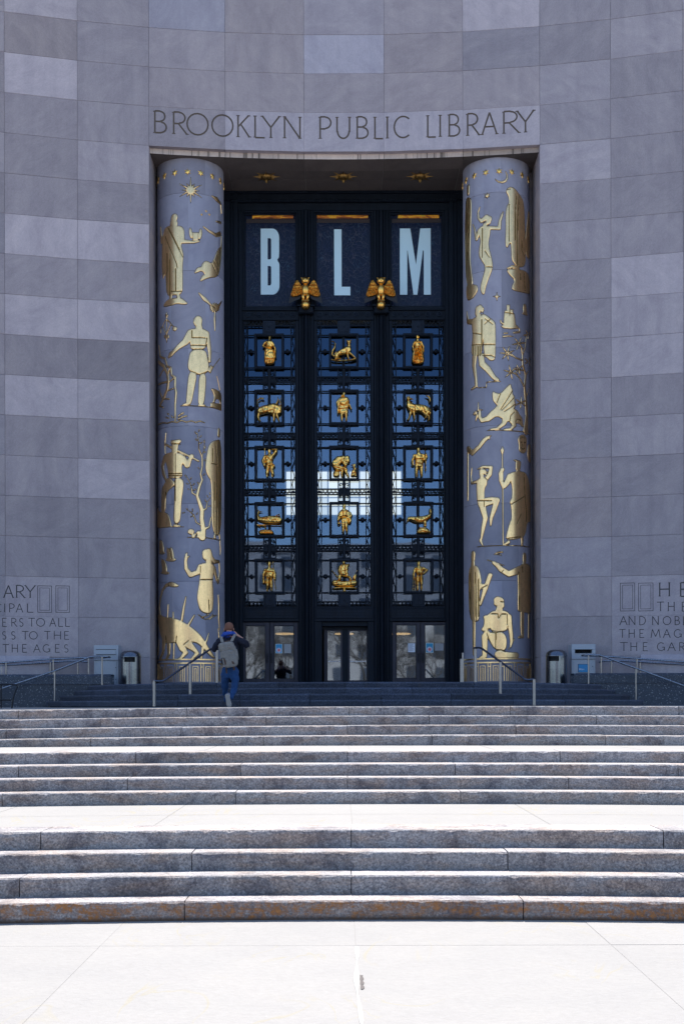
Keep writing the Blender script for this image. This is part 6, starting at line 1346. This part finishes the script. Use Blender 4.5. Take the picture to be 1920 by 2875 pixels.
rail_thing('handrail', 'long sloping steel handrail looping round the end of the right ramp wall',
   [[W2(1900, 670, dA), W2(1568, 545, dA), W2(1075, 365, dA), W2(665, 216, dA), W2(567, 222, dA), W2(500, 228, dA+.12), W2(498, 230, (dA+dB)/2), W2(520, 230, dB-.1), W2(600, 230, dB), W2(780, 238, dB), W2(1200, 268, dB), W2(1568, 295, dB), W2(2100, 335, dB)]],
   [(W2(567, 555, dA)[:2]+(2.07,), W2(567, 228, dA)), (W2(1063, 740, dA)[:2]+(1.67,), W2(1063, 364, dA)), (W2(1700, 740, dA)[:2]+(1.67,), W2(1700, 594, dA)),
    (W2(700, 420, dB)[:2]+(2.2,), W2(700, 236, dB)), (W2(1075, 420, dB)[:2]+(2.2,), W2(1075, 262, dB)), (W2(1640, 420, dB)[:2]+(2.2,), W2(1640, 302, dB))], g_)
rail_thing('handrail', 'lower steel handrail fixed along the wall behind the right ramp',
   [[W2(678, 298, dC+.1), W2(720, 285, dC), W2(900, 282, dC), W2(1568, 322, dC-.35), W2(2100, 352, dC-.6)]],
   [(W2(807, 420, dC)[:2]+(2.2,), W2(807, 284, dC)), (W2(1108, 420, dC-.1)[:2]+(2.2,), W2(1108, 294, dC-.1))], g_)
a1, a2, a3, a4 = U(433, 1912, 26.9), U(456, 1914, 26.85), U(592, 1822, 28.6), U(612, 1824, 28.8)
rail_thing('handrail', 'short sloping steel handrail left of the stair beside the climbing man', [[a1, a2, a3, a4]],
   [((a1[0], a1[1], 1.67), a1), ((U(534, 1868, 27.55)[0], 27.55, 1.80), U(534, 1864, 27.55)), ((U(609, 1828, 28.75)[0], 28.75, 2.2), U(609, 1826, 28.75))], 'steel handrails on the half-round stair', mrail=M['steel_dark'], pr=.033)
b1, b2, b3, b4 = U(1330, 1820, 28.8), U(1348, 1818, 28.6), U(1477, 1910, 26.95), U(1499, 1908, 26.9)
rail_thing('handrail', 'short sloping steel handrail right of the stair in front of the right column', [[b1, b2, b3, b4]],
   [((b4[0], b4[1], 1.67), b4), ((U(1404, 1866, 27.55)[0], 27.55, 1.80), U(1404, 1860, 27.55)), ((U(1334, 1820, 28.75)[0], 28.75, 2.2), U(1334, 1822, 28.75))], 'steel handrails on the half-round stair', mrail=M['steel_dark'], pr=.033)
rail_thing('iron_railing', 'low black iron hoop railing at the left edge in front of the ramp wall',
   [[U(-120, 1925, 27), U(20, 1922, 27), U(44, 1923, 27), U(50, 1926, 27), U(38, 1955, 26.9), U(33, 1990, 26.9)], [U(-120, 1966, 27), U(33, 1966, 26.95)]], [((U(3, 1925, 27)[0], 27, 1.60), U(3, 1924, 27)), ((U(-60, 1925, 27)[0], 27, 1.60), U(-60, 1925, 27))], None, r=.016, mrail=M['black_iron'], mpost=M['black_iron'], pr=.016)
x_, y_, z_ = U(1296.5, 1915, 35.0)
bo = empty('bollard', (x_, 35.0, ZT), 'pale metal door-opener bollard beside the right column', 'bollard')
MB().box(-.055, .055, -.055, .055, 0, .78, bev=.008).build('lower_post', SPO, bo); MB().box(-.0, .05, -.03, .03, .78, .95, bev=.006).build('upper_post', SPO, bo)

# ------------------------------------------------------------------ litter bins and book returns
def litter_bin(px, label, face):
    X = U(px, 1920, 33.75)[0]; o = empty('litter_bin', (X, 33.75, ZT), label, 'litter bin', 'round steel litter bins beside the columns'); r = .285
    body = MB().lathe([(r-.02, 0), (r-.02, .03), (r, .03), (r, .66)], n=48); me = body.mesh('body', M['steel_bin']); smooth_by_angle(me, 30); link('body', me, o)
    w = .52  # half angle of the opening
    c = -PI/2+face; up = MB().lathe([(r, .66), (r, .79)], n=36, a0=c+w, a1=c-w+2*PI); me = up.mesh('band', M['steel_bin']); smooth_by_angle(me, 30); link('band', me, o)
    MB().lathe([(r-.05, .62), (r-.05, .80)], n=32).build('liner', M['black'], o, smooth=True)
    top = MB().lathe([(r+.004, .79), (r+.006, .80), (r+.004, .815), (r, .82), (r-.01, .87), (r-.045, .925), (r-.12, .965), (.0, .98)], n=48); me = top.mesh('dome_lid', M['steel_bin']); smooth_by_angle(me, 40); link('dome_lid', me, o)
    pf = MB()
    for row in range(9):
        for k in range(17):
            a = c+(k-8)*.115; z = .14+row*.038+.022*math.cos((k-8)*.42)*-1
            x, y = math.cos(a), math.sin(a); tx, ty = -y, x; e = .0075
            pf.add([((r+.0015)*x+tx*e*math.cos(q*PI/3), (r+.0015)*y+ty*e*math.cos(q*PI/3), z+e*math.sin(q*PI/3)) for q in range(6)], [tuple(range(6))])
    p = pf.build('perforations', M['black'], o); p['kind'] = 'stuff'
    return o
litter_bin(366, 'round steel litter bin left of the portal with its opening facing the viewer', .10)
litter_bin(1562, 'round steel litter bin right of the portal with its opening turned to the left', -.45)
boxm = mat('blue_grey_box_paint', (.33,.37,.44), .45)
tb = NT(boxm); cb = tb.coord(); tb.color(tb.mix((.31,.35,.42), (.38,.42,.49), tb.noise(cb, 3, 4, .6)))
M['box'] = boxm
def book_return(px0, px1, label, slot_open):
    X0, X1 = U(px0, 1850, 33.9)[0], U(px1, 1850, 33.9)[0]; w = X1-X0
    o = empty('book_return', ((X0+X1)/2, 34.0, ZT), label, 'book return', 'metal book return boxes against the wall')
    h = 1.13; B = M['box']
    MB().box(-w/2, w/2, -.10, .35, .03, .72, bev=.006).build('lower_cabinet', B, o)
    MB().box(-w/2+.02, w/2-.02, -.08, .33, 0, .035).build('plinth', M['black_iron'], o)
    z0, z1 = .88, .99; up = MB()
    if slot_open:
        up.box(-w/2, w/2, -.13, .35, .725, z0, bev=.006).box(-w/2, w/2, -.13, .35, z1, h, bev=.006).box(-w/2, -w/2+.09, -.128, .35, z0, z1).box(w/2-.09, w/2, -.128, .35, z0, z1).box(-w/2+.09, w/2-.09, .1, .35, z0, z1)
    else: up.box(-w/2, w/2, -.13, .35, .725, h, bev=.006)
    up.build('upper_housing', B, o)
    if slot_open:
        MB().box(-w/2+.095, w/2-.095, .05, .095, z0, z1).build('slot_void', M['black'], o)
        MB().add([(-w/2+.1,-.12,z0+.005),(w/2-.1,-.12,z0+.005),(w/2-.1,.03,z0+.025),(.02,.03,z0+.055),(-w/2+.1,.03,z0+.025)], [(0,1,2,3,4)]).build('slot_flap', ST, o)
        for a, b, c, d in ((-w/2+.075,w/2-.075,z1,z1+.015),(-w/2+.075,w/2-.075,z0-.015,z0)): MB().box(a, b, -.142, -.13, c, d).build('slot_lip', B, o)
    else:
        MB().box(-w/2+.07, w/2-.07, -.145, -.13, z0, z1+.02, bev=.004).build('slot_flap', B, o)
        for a, b, c, d in ((-w/2+.06,w/2-.06,z1+.02,z1+.032),(-w/2+.06,w/2-.06,z0-.012,z0)): MB().box(a, b, -.15, -.13, c, d).build('slot_lip', M['black_iron'], o)
    MB().box(-w/2+.045, w/2-.045, -.112, -.10, .06, .70, bev=.004).build('cabinet_door', B, o)
    for z in (.20, .52): MB().ball((w/2-.075, -.115, z), .012, 8).build('lock', M['black_iron'], o)
    if slot_open:
        s = empty('sticker', (0, 0, 0)); s.parent = o
        MB().box(-w/2+.175, -w/2+.475, -.118, -.1125, .36, .59).build('border', M['black_iron'], s)
        MB().box(-w/2+.185, -w/2+.465, -.121, -.118, .37, .58).build('sheet', mat('sticker_blue', (.01,.23,.52), .4), s)
        cu = bpy.data.curves.new('lettering', 'FONT'); cu.body = 'Bklyn'; cu.size = .062; cu.extrude = .0005
        tmp = bpy.data.objects.new('lettering', cu); COL.objects.link(tmp); bpy.context.view_layer.update()
        me = bpy.data.meshes.new_from_object(tmp); bpy.data.objects.remove(tmp); me.materials.clear(); me.materials.append(mat('sticker_white', (.75,.8,.85), .5))
        t_ = link('lettering', me, s, (-w/2+.205, -.1225, .43)); t_.rotation_euler = (R_(90), 0, 0)
    return o
book_return(264, 333, 'blue-grey metal book return with a closed flap, left of the portal beside the litter bin', False)
book_return(1604, 1671, 'blue-grey metal book return with an open slot and a blue sticker, right of the portal', True)

# ------------------------------------------------------------------ the climbing man
PD = 26.15
def pz(zx, zy, dy=0.0): return U(570+zx*.12355, 1720+zy*.12355, PD)[0], PD+dy, U(570+zx*.12355, 1720+zy*.12355, PD)[2]
man = empty('person', (pz(600, 1500)[0], PD, ZP), 'man seen from behind climbing the stair in a navy jacket, blue hood and jeans', 'person')
ML = Vector(man.location)
def skin(name, nodes, edges, m, root=0, sub=2, bumpn=None):
    me = bpy.data.meshes.new(name); me.from_pydata([tuple(Vector(pz(*n[:3]))-ML) for n in nodes], edges, [])
    o = bpy.data.objects.new(name, me); COL.objects.link(o)
    o.modifiers.new('skin', 'SKIN'); 
    for i, n in enumerate(nodes):
        sv = me.skin_vertices[0].data[i]; sv.radius = (n[3], n[4] if len(n) > 4 else n[3]); sv.use_root = (i == root)
    s = o.modifiers.new('sub', 'SUBSURF'); s.levels = sub; s.render_levels = sub
    bpy.context.view_layer.update(); dg = bpy.context.evaluated_depsgraph_get(); me2 = bpy.data.meshes.new_from_object(o.evaluated_get(dg))
    bpy.data.objects.remove(o)
    if bumpn:
        for v in me2.vertices:
            p = v.co; k = math.sin(p.z*bumpn[1]+math.sin(p.x*23)*1.5)*math.sin(p.x*19+p.z*7)*bumpn[0]; v.co += v.normal*k
    me2.materials.clear(); me2.materials.append(m); me2.name = name
    for p in me2.polygons: p.use_smooth = True
    return link(name, me2, man)
M['skin'] = mat('skin', (.52,.27,.20), .55)
def cloth(name, c, sc=60, var=.25):
    m = mat(name, c, .9); t = NT(m); co = t.coord(); n = t.noise(co, 9, 4, .6); n2 = t.noise(co, sc*4, 2, .6)
    t.color(t.mix(tuple(x*(1-var) for x in c), tuple(min(1, x*(1+var)) for x in c), t.math('ADD', t.math('MULTIPLY', n, .7), t.math('MULTIPLY', n2, .3)))); t.bump(t.noise(co, 5.5, 3, .6, 1.5), .8, .09); return m
M['navy'] = cloth('navy_jacket', (.009,.010,.024)); M['jeans'] = cloth('blue_denim', (.012,.055,.17), 80, .5); M['hood'] = cloth('blue_hood', (.02,.07,.36)); M['canvas'] = cloth('cream_canvas', (.25,.225,.205), 60, .3)
M['leather'] = cloth('brown_leather', (.10,.06,.045)); M['hair'] = cloth('reddish_brown_hair', (.20,.085,.055), 90); M['shoe'] = mat('grey_shoe', (.22,.22,.25), .7); M['sole'] = mat('pale_sole', (.46,.42,.40), .7)
# body: one continuous figure, dressed below
skin('body', [(600,1300,.08,.13,.10),(595,1000,.10,.13,.09),(585,700,.12,.14,.09),(582,560,.13,.09,.07),(580,470,.15,.055,.055),(578,400,.17,.06,.06),(572,340,.20,.088,.098),(572,300,.20,.078,.09),
   (400,610,.12,.055),(225,840,.10,.042),(300,700,.36,.032),(440,560,.42,.028),(470,520,.43,.022),
   (760,590,.12,.055),(1010,750,.10,.042),(900,610,.36,.032),(740,490,.42,.030),(700,450,.42,.024),
   (500,1390,.09,.07),(476,1730,.30,.048),(500,2020,.50,.036),
   (712,1390,.07,.07),(716,1710,.05,.046),(638,1970,-.11,.034)],
  [(0,1),(1,2),(2,3),(3,4),(4,5),(5,6),(6,7),(3,8),(8,9),(9,10),(10,11),(11,12),(3,13),(13,14),(14,15),(15,16),(16,17),(0,18),(18,19),(19,20),(0,21),(21,22),(22,23)], M['skin'])
for s, hx, hy in ((-1, 470, 515), (1, 705, 450)):      # fingers raised towards the face
    for k in range(4): skin('finger', [(hx+s*4*k, hy, .43+.015*k, .011), (hx-s*20+s*6*k, hy-42+4*k, .45+.015*k, .010), (hx-s*45, hy-60+8*k, .47+.012*k, .008)], [(0,1),(1,2)], M['skin'], sub=1)
    skin('finger', [(hx, hy+15, .41, .012), (hx-s*25, hy-5, .40, .010)], [(0,1)], M['skin'], sub=1)
skin('jeans', [(600,1290,.08,.175,.125),(500,1400,.08,.108,.11),(482,1560,.18,.094),(470,1740,.30,.074),(480,1900,.42,.060),(505,2060,.52,.058),
   (715,1400,.06,.108,.11),(730,1560,.06,.094),(712,1720,.05,.074),(668,1860,-.06,.060),(632,1985,-.13,.058),(600,1180,.10,.165,.12)],
  [(0,1),(1,2),(2,3),(3,4),(4,5),(0,6),(6,7),(7,8),(8,9),(9,10),(0,11)], M['jeans'], bumpn=(.012, 38))
skin('jacket', [(590,850,.10,.205,.13),(598,1080,.09,.205,.135),(605,1235,.08,.225,.145),(585,640,.13,.19,.12),(583,555,.14,.12,.10),
   (390,625,.12,.082),(300,730,.09,.080),(222,850,.10,.070),(270,770,.26,.058),(350,650,.38,.05),
   (775,600,.12,.085),(900,660,.09,.082),(1020,755,.10,.070),(960,690,.26,.058),(850,580,.38,.05)],
  [(0,1),(1,2),(0,3),(3,4),(3,5),(5,6),(6,7),(7,8),(8,9),(3,10),(10,11),(11,12),(12,13),(13,14)], M['navy'], bumpn=(.012, 30))
skin('hood', [(425,570,.08,.030,.04),(480,490,.05,.045,.06),(570,440,.03,.065,.07),(560,520,.0,.095,.05),(568,575,-.02,.05,.035),(660,465,.05,.050,.06),(735,530,.09,.035,.04)], [(0,1),(1,2),(2,3),(3,4),(2,5),(5,6)], M['hood'], root=2, bumpn=(.006, 60))
hair = MB().ball((0,0,0), .103, 20, sc=(.95, 1.1, 1.12)); hair.v = [(x, y, max(z, -.062)) for x, y, z in hair.v]
hm = hair.mesh('hair', M['hair'], True); hc = Vector(pz(572, 340, .19)); o = link('hair', hm, man, hc-ML+Vector((0, -.004, .012)))
for s in (-1, 1): o = link('ear', MB().ball((0,0,0), .03, 8, sc=(.35,.6,1)).mesh('ear', M['skin'], True), man, hc-ML+Vector((s*.10, .0, -.03)))
def shoe(c, rot, name='shoe'):
    e = empty(name, c-ML); e.parent = man; e.rotation_euler = rot
    prof = [(-.14,.036),(-.12,.044),(-.04,.040),(.03,.046),(.09,.050),(.13,.040),(.15,.02)]
    up = MB(); vs_ = []
    hts = [.075,.10,.095,.075,.055,.045,.02]
    n = 10
    for (x, w), h in zip(prof, hts):
        for q in range(n): a = PI*q/(n-1); vs_.append((w*math.cos(a), x, .02+h*math.sin(a)))
    up.add(vs_, [(i*n+j, i*n+j+1, (i+1)*n+j+1, (i+1)*n+j) for i in range(len(prof)-1) for j in range(n-1)]+[tuple(range(n-1, -1, -1)), tuple((len(prof)-1)*n+j for j in range(n))])
    up.build('upper', M['shoe'], e, smooth=True)
    so = MB(); pts = [(w*1.08, y) for y, w in prof]+[(-w*1.08, y) for y, w in reversed(prof)]; m_ = len(pts)
    so.add([(x, y, 0) for x, y in pts]+[(x, y, .026) for x, y in pts], [tuple(range(m_-1, -1, -1)), tuple(range(m_, 2*m_))]+[(i, (i+1) % m_, (i+1) % m_+m_, i+m_) for i in range(m_)]); so.build('sole', M['sole'], e)
shoe(Vector((pz(520, 2080)[0], PD+.60, ZP+.1345)), (0, 0, R_(4)))
shoe(Vector((pz(585, 2065)[0], PD-.16, ZP+.115)), (R_(-62), 0, R_(-16)))
# backpack
bp = empty('backpack', pz(595, 1240, -.10), 'cream canvas backpack with a flap and brown leather straps on the climbing man', 'backpack'); BL = Vector(bp.location)
def sbox(c, h, e=.45, n=20, mw=0):
    vs_ = []; fs = []; k = n//2
    def sp(v): return math.copysign(abs(v)**e, v)
    for i in range(k+1):
        a = -PI/2+PI*i/k
        for j in range(n):
            b = 2*PI*j/n; x, y, z = sp(math.cos(a))*sp(math.cos(b)), sp(math.cos(a))*sp(math.sin(b)), sp(math.sin(a))
            w_ = 1+mw*math.sin(z*5+x*3)*math.sin(x*4+2)
            vs_.append((c[0]+h[0]*x*w_, c[1]+h[1]*y*w_, c[2]+h[2]*z))
    for i in range(k):
        for j in range(n): fs.append((i*n+j, i*n+(j+1) % n, (i+1)*n+(j+1) % n, (i+1)*n+j))
    return vs_, fs
def bpart(name, zx, zy, dy, h, m, e=.5, tilt=0, mw=.02):
    c = Vector(pz(zx, zy, dy))-BL; o = MB().add(*sbox((0,0,0), h, e, 24, mw)).build(name, m, bp, smooth=True, loc=c); o.rotation_euler = (0, R_(tilt), 0); return o
bpart('main_bag', 610, 990, -.11, (.165,.085,.245), M['canvas'], .5, -9)
bpart('top_flap', 545, 790, -.125, (.168,.10,.105), M['canvas'], .55, -8)
bpart('front_pocket', 630, 1120, -.19, (.145,.05,.125), M['canvas'], .5, -9)
bpart('flap_fold', 570, 960, -.20, (.150,.035,.085), M['canvas'], .5, -9)
bpart('side_pocket', 770, 960, -.10, (.035,.06,.12), M['canvas'], .6, -9)
def strip(name, pts, w, m, parent=bp, base=BL):
    mb = MB(); P = [Vector(pz(*p))-base for p in pts]; vs_ = []
    for p in P: vs_ += [p+Vector((-w/2, 0, 0)), p+Vector((w/2, 0, 0)), p+Vector((w/2, .012, 0)), p+Vector((-w/2, .012, 0))]
    mb.add(vs_, [(i*4+a, i*4+(a+1) % 4, i*4+4+(a+1) % 4, i*4+4+a) for i in range(len(P)-1) for a in range(4)]+[(3,2,1,0), tuple(4*len(P)-4+k for k in range(4))]); return mb.build(name, m, parent)
strip('leather_strap', [(500,1050,-.245),(530,1140,-.25),(545,1240,-.225),(552,1390,-.13)], .032, M['leather'])
strip('leather_strap', [(690,1120,-.245),(715,1180,-.24),(722,1320,-.16)], .042, M['leather'])
strip('shoulder_strap', [(408,545,-.02),(425,600,-.055),(450,680,-.10)], .062, M['canvas'])
strip('shoulder_strap', [(735,490,.0),(700,560,-.055),(655,660,-.10)], .062, M['canvas'])
MB().tube([Vector(pz(480,690,-.12))-BL, Vector(pz(540,665,-.13))-BL, Vector(pz(620,650,-.12))-BL], .012, 6).build('carry_handle', M['leather'], bp)

# ------------------------------------------------------------------ what the glass reflects: bare trees and a block of flats across the square
bark = mat('bare_bark', (.055,.045,.038), .9)
def bare_tree(seed):
    rnd = random.Random(seed); tr = MB(); cr = MB()
    def grow(p, d, L, r, depth):
        pts = [p]; q = p.copy(); dd = d.copy()
        for k in range(3):
            dd = (dd+Vector((rnd.uniform(-.22,.22), rnd.uniform(-.22,.22), rnd.uniform(-.05,.18)))).normalized(); q = q+dd*L/3; pts.append(q.copy())
        (tr if depth > 4 else cr).tube(pts, [r, r*.88, r*.76, r*.66], 5 if depth > 4 else 3, caps=False)
        if depth == 0: return
        n = 3 if depth > 1 else 4
        for k in range(n):
            a = 2*PI*k/n+rnd.uniform(-.6,.6); u = dd.orthogonal().normalized(); w = dd.cross(u); sp = rnd.uniform(.45, .95)
            nd = (dd+(u*math.cos(a)+w*math.sin(a))*sp).normalized(); st_ = pts[-1] if k else pts[-1]
            grow(pts[rnd.choice((2, 3, 3))], nd, L*rnd.uniform(.62, .84), r*rnd.uniform(.52,.68), depth-1)
    grow(Vector((0,0,0)), Vector((0,0,1)), 3.0, .22, 7)
    return tr.mesh('trunk', bark), cr.mesh('crown', bark)
tm = [bare_tree(s) for s in (3, 8, 21)]
tpos = [(-17,-30,1.0),(-9.5,-44,1.15),(-4.5,-27,.9),(1.5,-36,1.1),(6.5,-29,.85),(12,-46,1.2),(19,-33,1.0),(-13,-58,1.3),(4,-60,1.25),(17,-62,1.3),(-25,-52,1.2),(26,-50,1.1)]
TW = ['near and left of the stair axis','behind the near left tree','low and close left of the axis','tall and just right of the axis','close, right of the axis','tall and farther right','near the right edge','tallest in the left back row','tallest in the middle back row','tallest in the right back row','far at the left end','far at the right end']
for i, (x, y, s) in enumerate(tpos):
    t_ = empty('bare_tree', (x, y, -.02), f'bare tree mirrored in the door glass, {TW[i]}', 'tree', 'bare trees mirrored in the doors'); t_.scale = (s, s, s); t_.rotation_euler = (0, 0, i*1.3)
    link('trunk', tm[i % 3][0], t_); link('crown', tm[i % 3][1], t_)
fl = empty('apartment_building', (-6, -95, 0), 'pale block of flats across the square, seen only mirrored in the glass', 'building')
wallm = mat('pale_brick', (.30,.28,.27), .9); winm = mat('flat_window', (.05,.06,.08), .2)
MB().box(-24, 22, -14, 0, 0, 23).build('wall', wallm, fl); MB().box(-24.3, 22.3, -14.3, .3, 23, 23.8).build('roof', wallm, fl)
wme = MB().box(-.8, .8, -.05, .06, 0, 1.7).mesh('window', winm)
for i in range(13):
    for j in range(7): link('window', wme, fl, (-21.5+i*3.4, .03, 2.0+j*3.1))
